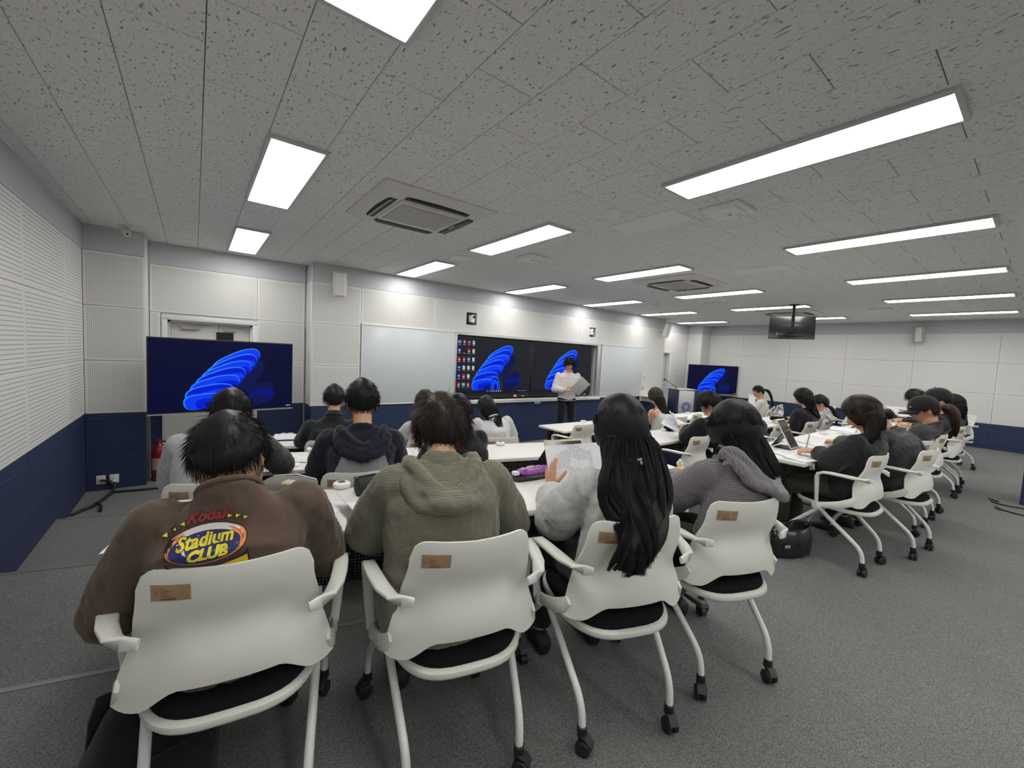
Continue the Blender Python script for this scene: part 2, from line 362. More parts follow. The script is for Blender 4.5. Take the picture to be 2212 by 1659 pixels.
# rear wall and a square column behind the right aisle
b=MB(); b.box(((XL+XR)/2,YB-.1,ZC/2),(XR-XL+.5,.2,ZC)); wb=struct(b.build('wall_rear',M_wall,smooth=False))
b=MB(); b.box((7.25+.3,.10-.3,(.865+ZC)/2),(.6,.6,ZC-.865)); wc=struct(b.build('wall_column',M_wall,smooth=False))
b=MB(); b.rbox((7.25+.3,.10-.3,.865/2),(.62,.62,.865),.004,seg=1); b.build('wainscot_board',M_navy,wc,smooth=False)
# front wall: corner piers, door recesses, and the thick middle part with whiteboards and screens
SX0,SX1,SZ0,SZ1 = 3.66,7.36,.885,2.062      # screen opening
N1=(3.845,4.06,2.25,2.465); N2=(7.07,7.28,2.25,2.455)    # camera niches
b=MB()
b.box(((XL-.45)/2,7.0-.31+.007,ZC/2),(-.45-XL,.62-BK,ZC))                     # left pier
b.box(((11.87+BK+XR)/2,7.0-.31+.007,ZC/2),(XR-11.87-BK,.62-BK,ZC))
b.box((.435,6.93+.007,(1.975+ZC)/2),(1.8,.2,ZC-1.975)); b.box((-.365,6.93+.007,.99),(.19,.2,1.975)); b.box((.98,6.93+.007,.99),(.67,.2,1.975))
b.box((10.95,6.93+.007,(2.03+ZC)/2),(1.9,.2,ZC-2.03)); b.box((11.43,6.93+.007,1.015),(.9,.2,2.03))
Yj=YF+BK; T=6.98-Yj
def wallbox(x0,x1,z0,z1): b.box(((x0+x1)/2,Yj+T/2,(z0+z1)/2),(x1-x0,T,z1-z0))
wallbox(1.334,SX0,0,N1[2]); wallbox(SX1,10.026,0,N1[2]); wallbox(SX0,SX1,0,SZ0); wallbox(SX0,SX1,SZ1,N1[2])
wallbox(1.334,N1[0],N1[2],2.47); wallbox(N1[1],N2[0],N1[2],2.47); wallbox(N2[1],10.026,N1[2],2.47); wallbox(1.334,10.026,2.47,ZC)
b.box(((SX0+SX1)/2,6.93,(SZ0+SZ1)/2),(SX1-SX0,.1,SZ1-SZ0)); b.box((3.95,6.9,2.36),(.3,.1,.3)); b.box((7.18,6.9,2.36),(.3,.1,.3))
wf=struct(b.build('wall_front',M_wall,smooth=False))
def three(face,a0,a1,at,m,rows=(0,1,2)):
    for i in rows: panel(wf,face,a0,a1,ZR[i],ZR[i+1],at,m)
three('S',XL,-.45,YPIER,M_perf); board(wf,'S',XL,-.45,YPIER)
three('S',11.87,XR,YPIER,M_perf2); board(wf,'S',11.87,XR,YPIER)
three('W',YPIER,YREC,11.87,M_perf2); board(wf,'W',YPIER,YREC,11.87)
b=MB(); b.box((-.45-.004,(YPIER+YREC)/2+.02,(.865+ZC)/2),(.012,.43,ZC-.865)); b.build('pier_side_trim',M_trim,wf,smooth=False)
board(wf,'E',YPIER,YREC,-.45)
for a,c,rows in ((-.44,.695,(2,)),(.695,1.30,(0,1,2)),(-.44,-.335,(0,1))): three('S',a,c,YREC,M_perf,rows)
board(wf,'S',-.44,-.335,YREC); board(wf,'S',.70,1.30,YREC)
three('W',YF,YREC,1.32,M_perf); board(wf,'W',YF,YREC,1.32)
three('S',10.05,11.03,YREC,M_perf2,(2,)); three('S',11.03,11.86,YREC,M_perf2); board(wf,'S',11.03,11.86,YREC)
jt=[1.32,2.0,3.2,4.37,5.54,6.76,7.87,9.09,10.04]
for i,(a,c) in enumerate(zip(jt,jt[1:])):
    m=M_perf if i<2 else M_perf2
    if i in (2,5):         # panels with a camera niche cut out: four pieces around the hole
        n=N1 if i==2 else N2
        for q in ((a,n[0],2.10,2.64),(n[1],c,2.10,2.64),(n[0],n[1],2.10,n[2]),(n[0],n[1],n[3],2.64)): panel(wf,'S',*q,YF,m,gap=.001)
    else: panel(wf,'S',a,c,2.055 if i in(0,7) else 2.10,2.64,YF,m)
three('S',1.32,2.0,YF,M_perf,(0,1)); three('S',9.13,10.04,YF,M_perf2,(0,1))
for a,c in zip([1.32,2.0,3.2,4.4,5.6,6.8,8.0,9.1],[2.0,3.2,4.4,5.6,6.8,8.0,9.1,10.04]): board(wf,'S',a,c,YF,((.0,.06),(.06,.40),(.40,.76),(.76,.865)))
b=MB(); b.rbox((1.312,YF-.001,(.865+2.64)/2),(.018,.022,2.64-.865),.003); b.build('corner_bead',M_trim,wf)
b=MB()
for x0,x1,y in ((XL,-.45,YPIER),(1.32,10.04,YF),(11.87,XR,YPIER)): b.box(((x0+x1)/2,y+.007,(2.642+ZC)/2),(x1-x0,.012,ZC-2.642))
b.box((.43,YREC+.007,(2.642+ZC)/2),(1.75,.012,ZC-2.642)); b.box((10.95,YREC+.007,(2.642+ZC)/2),(1.82,.012,ZC-2.642)); b.box((1.327,6.62,(2.642+ZC)/2),(.012,.4,ZC-2.642))
b.build('upper_band',M_wall,wf,smooth=False)
# ---- doors
def door(n, x0, x1, z1, twoleaf, glass):
    d=struct(thing('door_%d'%n,'','door',(0,0,0))); del d['label'], d['category']
    fr=MB(); w=.06
    for c,s in ((((x0-w/2),YREC+.02,z1/2),(w,.07,z1)),(((x1+w/2),YREC+.02,z1/2),(w,.07,z1)),(((x0+x1)/2,YREC+.02,z1+w/2),(x1-x0+2*w,.07,w))): fr.rbox(c,s,.004)
    for c,s in (((x0+.012,YREC+.09,z1/2),(.024,.09,z1)),((x1-.012,YREC+.09,z1/2),(.024,.09,z1)),(((x0+x1)/2,YREC+.09,z1-.012),(x1-x0,.09,.024))): fr.box(c,s)
    fr.build('door_frame',M_trim,d)
    xs=[x0+.024,x0+.024+(x1-x0-.048)*.58,x1-.024] if twoleaf else [x0+.024,x1-.024]
    for a,c in zip(xs,xs[1:]):
        lf=MB(); lf.rbox(((a+c)/2,YREC+.125,z1/2-.01),(c-a-.006,.04,z1-.03),.003); l=lf.build('door_leaf',M_offw if n==1 else M_wall,d)
        cl=MB(); cl.rbox(((a+c)/2-.05,YREC+.085,z1-.085),(min(.22,(c-a)*.4),.045,.05),.012); cl.tube([((a+c)/2-.05,YREC+.08,z1-.06),((a+c)/2+.08,YREC+.06,z1-.045),((a+c)/2+.2*(c-a)+.05,YREC+.075,z1-.035)],.006,6)
        cl.build('door_closer',M_grey,l)
        hd=MB(); hd.tube([(c-.07,YREC+.10,.98),(c-.07,YREC+.06,.98),(c-.16,YREC+.06,.98)],.009,8); hd.build('door_handle',M_alu,l)
    if glass:
        g=MB(); g.box((.33,YREC+.105,1.60),(.20,.006,.5)); g.build('door_window',M_glass,d,smooth=False)
        g=MB()
        for c,s in (((.225,YREC+.10,1.6),(.016,.012,.53)),((.435,YREC+.10,1.6),(.016,.012,.53)),((.33,YREC+.10,1.86),(.22,.012,.016)),((.33,YREC+.10,1.34),(.22,.012,.016))): g.box(c,s)
        g.build('window_bead',M_alu,d,smooth=False)
    return d
door(1,-.27,.64,1.97,True,True); door(2,10.10,10.96,2.03,False,False)

# ---- ceiling: slab, single tiles nearest in view, and the rest of the tile field
b=MB(); b.box(((XL+XR)/2,(YB+7)/2,ZC+.06+.014),(XR-XL+.6,7-YB+.4,.12)); ce=struct(b.build('ceiling',M_ins,smooth=False))
TW,TLn=.2987,.5974
def tile_mesh(w,l):
    b=MB(); g=.0016; x,y,c=w/2-g,l/2-g,.0022
    b.add([(-x,-y,.014),(x,-y,.014),(x,y,.014),(-x,y,.014),(-x,-y,c),(x,-y,c),(x,y,c),(-x,y,c),(-x+c,-y+c,0),(x-c,-y+c,0),(x-c,y-c,0),(-x+c,y-c,0)],
          [(i,4+i,4+(i+1)%4,(i+1)%4) for i in range(4)]+[(4+i,8+i,8+(i+1)%4,4+(i+1)%4) for i in range(4)]+[(11,10,9,8)])
    return b
def px(p):
    d=np.array(p)-np.array([0,0,1.73]); z=d@np.array(Fv)
    if z<.15: return None
    return (1106+894.6*(d@np.array(Rv))/z, 829.5-894.6*(d@np.array(Uv))/z)
tiles=[]
i0=int(math.floor((XL-.036)/TW)); i1=int(math.ceil((XR-.036)/TW))
for i in range(i0,i1+1):
    x0=max(.036+TW*i,XL-.02); x1=min(.036+TW*(i+1),XR+.02)
    if x1-x0<.03: continue
    y=YB+(.03 if i%2 else .03+TLn/2)-TLn
    y0s=-12*TLn+ (.058 if (i%2)==0 else .058+TLn/2)
    k=0
    while True:
        a=y0s+k*TLn; c=a+TLn; k+=1
        if a>7.0: break
        if c<YB: continue
        a=max(a,YB); c=min(c,6.99)
        if c-a<.03: continue
        q=[px((x,yy,ZC)) for x in (x0,x1) for yy in (a,c)]; area=0
        if all(q):
            q=[q[0],q[1],q[3],q[2]]; area=abs(sum(q[j][0]*q[(j+1)%4][1]-q[(j+1)%4][0]*q[j][1] for j in range(4)))/2
            if max(p[0] for p in q)<0 or min(p[0] for p in q)>2212 or max(p[1] for p in q)<0: area=0
        tiles.append((area,x0,x1,a,c))
tiles.sort(reverse=True); TM={}
fld=MB()
for n,(ar,x0,x1,a,c) in enumerate(tiles):
    if n<300 and ar>0:
        k=(round(x1-x0,3),round(c-a,3))
        if k not in TM: TM[k]=tile_mesh(*k).mesh('ceiling_tile',[M_ceil],smooth=False)
        ob('ceiling_tile',TM[k],ce,((x0+x1)/2,(a+c)/2,ZC))
    else:
        t=tile_mesh(x1-x0,c-a); fld.add(np.vstack(t.v)+np.array([(x0+x1)/2,(a+c)/2,ZC]),t.f)
fo=fld.build('ceiling_tile_field',M_ceil,ce,smooth=False); fo['kind']='stuff'

# ---- ceiling light panels
M_emit=mat('light_diffuser',(.9,.9,.9),.5,emit=((1.,.985,.955),PANEL_LIGHT))
M_lframe=mat('light_frame',(.55,.55,.56),.5)
lf=MB()
for c,s in (((0,-.668,-.011),(.325,.022,.022)),((0,.668,-.011),(.325,.022,.022)),((-.1525,0,-.011),(.02,1.314,.022)),((.1525,0,-.011),(.02,1.314,.022))): lf.rbox(c,s,.003)
LFm=lf.mesh('light_frame',[M_lframe]); dm=MB(); dm.rbox((0,0,-.010),(.286,1.315,.012),.003); LDm=dm.mesh('diffuser',[M_emit])
ROWN={5.6:'row nearest the screens',3.45:'middle row',1.05:'row over the last tables',-1.35:'added unseen row behind the last seats',-3.6:'added unseen row by the rear wall'}
ORD=['first','second','third','fourth','fifth','sixth']
def light(x,y,row,k):
    t=thing('ceiling_light','white ceiling light, %s, %s from left wall'%(ROWN[row],ORD[k]),'light',(x,y,ZC),0,'ceiling light panels')
    ob('light_frame',LFm,t); ob('diffuser',LDm,t)
for row in (5.6,3.45,1.05,-1.35,-3.6):  # last two rows are out of view, added to light the room
    for k,x in enumerate((.49,2.61,4.69,6.76,8.80,10.97)):
        y=row
        if row==5.6 and k==0: y=5.83
        if row==5.6 and k==5: y=5.95
        if row==1.05: y=(.93,1.0,1.02,1.05,1.07,1.11)[k]
        light(x,y,row,k)
# ================================================================ TABLES
TH=.72
def table_meshes(L):
    D=.48; m={}
    b=MB(); b.rbox((0,0,TH-.014),(L,D,.028),.006); m['tabletop']=b.mesh('tabletop',[M_top])
    b=MB(); b.box((0,.12,TH-.045),(L-.24,.03,.03)); b.box((0,-.05,TH-.045),(L-.24,.03,.03)); m['under_frame']=b.mesh('under_frame',[M_blackm],smooth=False)
    b=MB(); b.rbox((0,0,0),(L-.16,.004,.33),.0015,seg=1); m['modesty_panel']=b.mesh('modesty_panel',[M_modesty],smooth=False)
    b=MB(); b.ribbon([(0,.02,TH-.03),(0,.035,.40),(0,.06,.075)],[.10,.085,.075],.03,wdir=(0,1,0))
    b.rbox((0,.0,.065),(.045,.42,.03),.01); b.rbox((0,.02,TH-.04),(.05,.36,.022),.005); m['leg']=b.mesh('leg',[M_dgrey])
    b=MB()
    for s in(-1,1): b.lathe([(.012,-.010),(.024,-.008),(.025,.008),(.012,.010)],14,0,TR(s*.006,0,.025,ry=PI/2))
    b.tube([(0,0,.03),(0,0,.055)],.008,8); m['caster']=b.mesh('caster',[M_black])
    return m
TMS={}
def table(cx,cy,rz,z0,L,label,group='white training tables'):
    k=round(L,3)
    if k not in TMS: TMS[k]=table_meshes(L)
    m=TMS[k]; t=thing('training_table',label,'table',(cx,cy,z0),rz,group)
    ob('tabletop',m['tabletop'],t); ob('under_frame',m['under_frame'],t); ob('modesty_panel',m['modesty_panel'],t,(0,.15,TH-.235))
    for s in(-1,1):
        l=ob('leg',m['leg'],t,(s*(L/2-.11),0,0))
        for q in(-1,1): ob('caster',m['caster'],l,(0,q*.19,0))
    return t
def rowpair(side,u0,u1,v0,z,names,rz):
    L=(u1-u0)/2-.002
    for i,n in enumerate(names):
        u=u0+(i+.5)*(u1-u0)/2; x,y=uv(u,v0+.24)
        if side=='R': x=11.32-x
        table(x,y,rz,z,L,n)
rowpair('L',-.615,1.965,1.52,.37,('white training table in front of the man in the brown T-shirt','white training table in front of the woman in the white sweater'),A14)
rowpair('L',-.75,1.83,2.79,.25,('white training table holding a fan of printed sheets beside the navy and grey hoodie','bare white training table next to the aisle, two rows ahead of the white sweater'),A14)
rowpair('L',-.90,1.70,4.05,.125,('white training table holding the clipboard, in the left front row','white training table in the left front row before the woman with straight hair'),A14)
for z,x0,x1,y0,names in ((.125,3.57,7.66,3.55,('white training table end nearest the standing lecturer','white training table before the woman in the tank top','white training table nearest the lectern')),
                       (.25,3.43,7.47,2.22,('white training table where the man holds up his papers','white training table in front of the chair with the black backpack','white training table with the clear water bottle')),
                       (.37,3.33,7.93,.985,('white training table carrying the tablet on its stand','white training table with the open booklet, before the woman in the dark cap','white training table at the far end of the capped row'))):
    L=(x1-x0)/3
    for i,n in enumerate(names): table(x0+L*(i+.5),y0+.24,0,z,L-.003,n)
rowpair('R',-.90,1.70,4.05,.125,('white training table under the white paper box, toward the far wall','white training table where the ponytailed woman leans'),-A14)
rowpair('R',-.80,1.83,2.79,.25,('white training table by the far wall, behind the seated ponytail row','white training table seen end-on past the black T-shirt'),-A14)
rowpair('R',-.61,1.97,1.52,.37,('white training table by the far wall behind the tumbler','white training table with the lavender tumbler'),-A14)

# ================================================================ CHAIRS
def sm(x,a,b):
    t=np.clip((x-a)/(b-a),0,1); return t*t*(3-2*t)
def back_y(u,v): return -.247+.040*sm(v,.95,.35)*0 + (-.012*v) + .030*np.exp(-((v-.48)/.22)**2) + .050*u*u*v**.5 + .075*np.abs(u)**2.4*(1-v)**1.3
def back_x(u,v): return u*(.247-.006*sm(v,0,.15)-.032*sm(v,.1,.55)-.020*sm(v,.5,1))
def back_z(u,v):
    au=np.abs(u); zb=.507-.052*sm(au,.42,.80)+.012*sm(au,.9,1.0); q=np.clip((au-.74)/.26,0,1); zt=.818-.052*(1-np.sqrt(np.clip(1-q*q,0,1)))-.004*(1-au)
    return zb+(zt-zb)*v
def chair_meshes():
    m={}
    nu,nv=33,19; U,V=np.meshgrid(np.linspace(-1,1,nu),np.linspace(0,1,nv)); X=back_x(U,V);Y=back_y(U,V);Z=back_z(U,V); P=np.stack([X,Y,Z],-1)
    du=np.gradient(P,axis=1); dv=np.gradient(P,axis=0); N=np.cross(du,dv); N/=np.linalg.norm(N,axis=2)[...,None]+1e-9
    t=.0065; ed=np.ones((nv,nu,1)); ed[0]=ed[-1]=.55; ed[:,0]=ed[:,-1]=.55
    A=(P-N*t*ed).reshape(-1,3); B=(P+N*t*ed).reshape(-1,3); n=nu*nv; F=[]
    for j in range(nv-1):
        for i in range(nu-1):
            a=j*nu+i; F.append((a,a+1,a+nu+1,a+nu)[::-1]); F.append((n+a,n+a+1,n+a+nu+1,n+a+nu))
    bd=[i for i in range(nu)]+[j*nu+nu-1 for j in range(1,nv)]+[(nv-1)*nu+i for i in range(nu-2,-1,-1)]+[j*nu for j in range(nv-2,0,-1)]
    for a,c in zip(bd,bd[1:]+bd[:1]): F.append((a,c,n+c,n+a))
    b=MB(); b.add(np.vstack([A,B]),F)
    for s in(-1,1):   # lower wings that run forward to the hinge beside the seat
        b.ribbon([(s*.233,-.182,.520),(s*.242,-.160,.490),(s*.252,-.112,.463),(s*.260,-.045,.441),(s*.264,.02,.425)],[.03,.052,.050,.043,.038],[.010,.014,.015,.015,.015],wdir=[(0,.75,1),(0,.55,1),(0,.25,1),(0,.1,1),(0,0,1)])
    bm=b.mesh('backrest',[M_cream],angle=60); m['backrest']=bm
    b=MB()
    b.ribbon([(.178,-.243,.650),(.208,-.234,.653),(.234,-.208,.658),(.256,-.160,.663),(.270,-.10,.666),(.279,-.045,.667),(.284,-.005,.664),(.286,.022,.650),(.285,.028,.625),(.282,.026,.58),(.277,.025,.52),(.271,.023,.46),(.266,.022,.425)],
             [.024,.034,.040,.043,.045,.044,.042,.038,.036,.034,.032,.030,.034],[.012,.014,.016,.018,.018,.018,.019,.022,.022,.020,.018,.016,.016],
             wdir=[(0,.2,1)]+[(.3,.3,.9)]+[(.75,.65,.2)]+[(1,.35,0)]+[(1,.1,0)]*8+[(1,0,0)])
    m['armrestR']=b.mesh('armrest',[M_cream],angle=50)
    c=MB(); V=np.vstack(b.v)*np.array([-1,1,1]); c.add(V,[f[::-1] for f in b.f]); m['armrestL']=c.mesh('armrest',[M_cream],angle=50)
    def outline(hw,y0,y1,n=40,e=3.2):
        o=[]
        for i in range(n):
            a=2*PI*i/n; ca,sa=math.cos(a),math.sin(a); x=math.copysign(abs(ca)**(2/e),ca)*hw; y=math.copysign(abs(sa)**(2/e),sa)
            yy=(y0+y1)/2+y*(y1-y0)/2
            w=1-.10*sm(-y,.1,1.0); o.append((x*w,yy))
        return np.array(o)
    def slab(prof,hw,y0,y1,mats,name):
        b=MB(); rings=[]
        for ins,z in prof:
            o=outline(hw-ins,y0+ins,y1-ins); dz=.018*((o[:,1]-y0)/(y1-y0)-.3)
            rings.append(np.column_stack([o,z+dz]))
        b.loft(rings); return b.mesh(name,mats,angle=50)
    m['seat_shell']=slab([(.03,.396),(.006,.402),(0,.412),(.002,.424),(.012,.428)],.222,-.262,.21,[M_cream],'seat_shell')
    m['cushion']=slab([(.012,.426),(.008,.436),(.014,.452),(.035,.460),(.09,.463)],.218,-.252,.205,[M_cush],'cushion')
    b=MB(); b.tube([(-.262,.02,.415),(-.2,.02,.395),(.2,.02,.395),(.262,.02,.415)],.014,8); b.tube([(-.15,-.12,.397),(-.15,.15,.40)],.011,6); b.tube([(.15,-.12,.397),(.15,.15,.40)],.011,6)
    for s in(-1,1): b.rbox((s*.262,.02,.42),(.03,.06,.05),.012)
    m['seat_frame']=b.mesh('seat_frame',[M_tube])
    def leg(pts): 
        b=MB(); b.tube(pts,.0135,10); return b.mesh('leg',[M_tube])
    def bendp(a,c,d,n=6):   # a->corner c->d with rounded bend
        a,c,d=map(np.array,(a,c,d)); t1=c+(a-c)/np.linalg.norm(a-c)*.055; t2=c+(d-c)/np.linalg.norm(d-c)*.055
        return [tuple(a)]+[tuple((1-t)**2*t1+2*t*(1-t)*c+t*t*t2) for t in np.linspace(0,1,n)]+[tuple(d)]
    for s,k in((-1,'L'),(1,'R')):
        m['legB'+k]=leg(bendp((s*.222,.035,.408),(s*.183,-.232,.172),(s*.180,-.240,.088)))
        m['legF'+k]=leg(bendp((s*.246,.005,.408),(s*.256,.238,.172),(s*.257,.245,.088)))
    b=MB()
    for s in(-1,1):
        b.lathe([(.010,-.0095),(.024,-.009),(.0275,-.005),(.0275,.006),(.022,.009),(.008,.0095)],18,0,TR(s*.0135,-.012,.0275,ry=PI/2))
    m['wheel']=b.mesh('wheel',[M_black])
    b=MB(); b.lathe([(.009,.10),(.017,.094),(.018,.072),(.014,.066)],12); b.ribbon([(0,.012,.068),(0,.0,.066),(0,-.022,.060),(0,-.040,.040)],[.030,.034,.038,.036],[.012,.016,.012,.006],wdir=(1,0,0)); m['caster']=b.mesh('caster',[M_black])
    # sticker on the upper left of the rear face
    def at(x,z,o=.0085):
        best=min(((abs(back_x(u,v)-x)+abs(back_z(u,v)-z),u,v) for u in np.linspace(-.9,.2,56) for v in np.linspace(.5,1,51)),key=lambda q:q[0]); return (x,float(back_y(best[1],best[2]))-o,z)
    b=MB(); xs=np.linspace(-.158,-.078,5); zs=np.linspace(.739,.781,3); V=[at(x,z,.0088) for z in zs for x in xs]; b.add(V,[(j*5+i,j*5+i+1,j*5+i+6,j*5+i+5) for j in range(2) for i in range(4)],0)
    def patch(x0,x1,z0,z1,mi,o=.0094): b.add([at(x0,z0,o),at(x1,z0,o),at(x1,z1,o),at(x0,z1,o)],[(0,1,2,3)],mi)
    for i in range(9): patch(-.137+i*.0035,-.1355+i*.0035,.742,.747,1)
    for i,(x1) in enumerate((-.118,-.125,-.112,-.130)): patch(-.137,x1,.752+i*.006,.7535+i*.006,2)
    patch(-.154,-.143,.752,.7525,2);patch(-.154,-.143,.769,.7695,2);patch(-.154,-.1535,.752,.769,2);patch(-.1435,-.143,.752,.769,2); patch(-.1505,-.1465,.758,.762,2)
    m['sticker']=b.mesh('sticker',[mat('kraft_sticker',srgb(168,140,108),.6,noise_scale=60,var=.08),mat('barcode_ink',(.03,.02,.015),.7),mat('sticker_ink',srgb(120,92,66),.7)],smooth=False)
    return m
CM=chair_meshes()
CHAIRS={}
def chair(key,x,y,yaw,z,label):
    t=thing('training_chair',label,'chair',(x,y,z),math.radians(yaw),'white nesting chairs')
    for k,n in (('backrest','backrest'),('armrestL','armrest'),('armrestR','armrest'),('seat_shell','seat_shell'),('cushion','cushion'),('seat_frame','seat_frame')): ob(n,CM[k],t)
    ob('sticker',CM['sticker'],t)['label']='kraft brown inventory sticker'
    for k,(cx,cy) in (('legBL',(-.180,-.240)),('legBR',(.180,-.240)),('legFL',(-.257,.245)),('legFR',(.257,.245))):
        l=ob('leg',CM[k],t); a=rng.uniform(-1.2,1.2)+(.0 if key in(1,2,3,4) else .6)
        c=ob('caster',CM['caster'],l,(cx,cy,0)); c.rotation_euler=(0,0,a); w=ob('wheel',CM['wheel'],l,(cx,cy,0)); w.rotation_euler=(0,0,a)
    CHAIRS[key]=(x,y,yaw,z); return t
chair(1,.110,1.445,-9.4,.37,'white chair under the man in the brown T-shirt')
chair(2,.725,1.235,-14.4,.37,'white chair under the man in the olive ribbed hoodie')
chair(3,1.315,1.052,-20,.37,'white chair under the woman with long wavy hair')
chair(4,1.90,.938,-20,.37,'white chair under the woman in the grey ribbed hooded sweater')
chair('A',.11,2.60,-13,.25,'white chair under the man in the light grey T-shirt')
chair('B',.76,2.464,-13,.25,'white chair under the man in the navy and grey hoodie')
chair('C',1.40,2.30,-13,.25,'white chair under the man in black, behind the olive hoodie')
chair('D',.96,3.90,-13,.125,'white chair under the man in the black jacket')
chair('E',1.73,3.61,-13,.125,'white chair under the person in the off-white blouse')
chair('F',2.415,3.41,-13,.125,'white chair under the woman with straight hair and a white T-shirt')
chair('V1',3.79,3.655,0,.125,'empty white chair at the table end nearest the lecturer')
chair('G',5.235,3.39,3,.125,'white chair under the woman in the white tank top')
chair('V2',5.87,3.60,-4,.125,'empty white chair just right of the tank top woman')
chair('V3',6.52,3.70,6,.125,'empty white chair nearest the lectern')
chair('H',3.82,2.20,0,.25,'white chair under the man holding up papers')
chair('V4',5.70,2.17,-5,.25,'white chair holding the black backpack on its seat')
chair('I',6.50,2.10,-4,.25,'white chair under the woman in the black T-shirt')
chair('K',7.12,2.10,0,.25,'white chair under the person with the low ponytail and grey hood')
chair('L',3.735,.90,-3,.37,'white chair under the woman writing beside the tablet')
chair('M',4.42,.74,-6,.37,'white chair under the person hunched in a black padded jacket')
chair('N',5.05,.84,-3,.37,'white chair under the woman in the cap with a visible profile')
chair('O',5.74,.83,0,.37,'white chair under the second person wearing a cap')
chair('P',7.0,.82,0,.37,'white chair under the person with dark hair and a black top by the aisle')
chair('Q',7.62,.85,2,.37,'white chair under the dark-haired person leaning forward past the caps')
chair('V5',9.29,.92,28,.37,'empty white chair by the far aisle, its arm against the navy wall')
chair('J',8.62,3.45,18,.125,'white chair under the woman in the white T-shirt with a ponytail')
chair('V6',8.02,3.50,24,.125,'empty white chair just left of the ponytailed woman')
chair('V7',9.55,3.72,15,.125,'empty white chair just right of the ponytailed woman')
chair('V8',10.25,3.86,12,.125,'empty white chair with a tan bag hanging on its arm')
chair('V9',8.45,2.20,16,.25,'empty white chair right of the low ponytail person')

# ================================================================ FRONT WALL EQUIPMENT
M_wb=mat('whiteboard_enamel',(.66,.70,.71),.22)
def whiteboard(x0,x1,label):
    t=thing('whiteboard',label,'whiteboard',((x0+x1)/2,YF,1.48)); w=x1-x0
    b=MB(); b.rbox((0,-.006,0),(w-.03,.010,1.215),.002); b.build('board_surface',M_wb,t)
    b=MB()
    for c,s in (((0,-.008,.615),(w,.018,.018)),((0,-.008,-.612),(w,.018,.018)),((-w/2+.009,-.008,0),(.018,.018,1.24)),((w/2-.009,-.008,0),(.018,.018,1.24))): b.rbox(c,s,.003)
    b.build('board_frame',M_trim,t)
whiteboard(2.01,3.645,'blank wide whiteboard left of the twin display screens')
whiteboard(7.52,9.10,'blank whiteboard right of the twin display screens')
sf=thing('screen_surround','deep white metal surround framing the twin display screens','frame',(0,YF,0))
b=MB()
for c,s in ((((SX0+SX1)/2,.02,SZ1+.012),(SX1-SX0+.06,.08,.035)),((SX0-.008,.02,(SZ0+SZ1)/2),(.018,.10,SZ1-SZ0)),((SX1+.045,.0,(SZ0+SZ1)/2),(.09,.06,SZ1-SZ0+.03))): b.rbox(c,s,.004)
b.build('surround_rail',M_alu,sf)
b=MB(); b.rbox(((SX0+7.50)/2,-.022,.853),(7.50-SX0,.066,.062),.006); b.rbox(((SX0+7.50)/2,-.040,.886),(7.50-SX0,.03,.008),.003); b.build('pen_ledge',M_white,sf)
b=MB(); b.box((6.0,-.058,.862),(2.2,.004,.006)); b.box((4.8,-.058,.862),(1.6,.004,.006)); b.build('ledge_groove',M_grey,sf,smooth=False)
# screens; the abstract picture on them is a plain fan of folded blue petals
def em(name,c,s=1.): return mat(name,(.0,.0,.0),.25,spec=.12,emit=(c,s))
E_bg1=em('screen_picture_charcoal',srgb(34,35,42)); E_bg2=em('screen_picture_navy',srgb(10,14,48))
E_rim=em('petal_bright_rim',srgb(40,130,250)); E_mid=em('petal_mid_blue',srgb(15,60,240)); E_deep=em('petal_deep_blue',srgb(6,30,205)); E_dark=em('petal_dark_blue',srgb(8,22,120)); E_dim=em('petal_dim',srgb(14,22,74))
E_w=em('screen_white',srgb(205,205,210)); E_r=em('screen_red',srgb(200,50,55)); E_c=em('screen_cyan',srgb(60,150,225)); E_g=em('screen_teal',srgb(90,190,170)); E_p=em('screen_violet',srgb(110,90,200)); E_y=em('screen_yellow',srgb(225,200,60)); E_bar=em('screen_taskbar',srgb(26,28,52))
EM=[E_bg1,E_rim,E_mid,E_deep,E_dark,E_dim,E_w,E_r,E_c,E_g,E_p,E_y,E_bar]
def leaf_poly(bx,by,ang,ln,w,n=26,bend=0.):
    o=[]
    for i in range(n):
        t=2*PI*i/n; l=(1-math.cos(t))/2*ln; s=math.sin(t)*w*(.35+.65*(l/ln)); a=ang+bend*(l/ln)
        o.append((bx+l*math.cos(a)-s*math.sin(a), by+l*math.sin(a)+s*math.cos(a)))
    return o
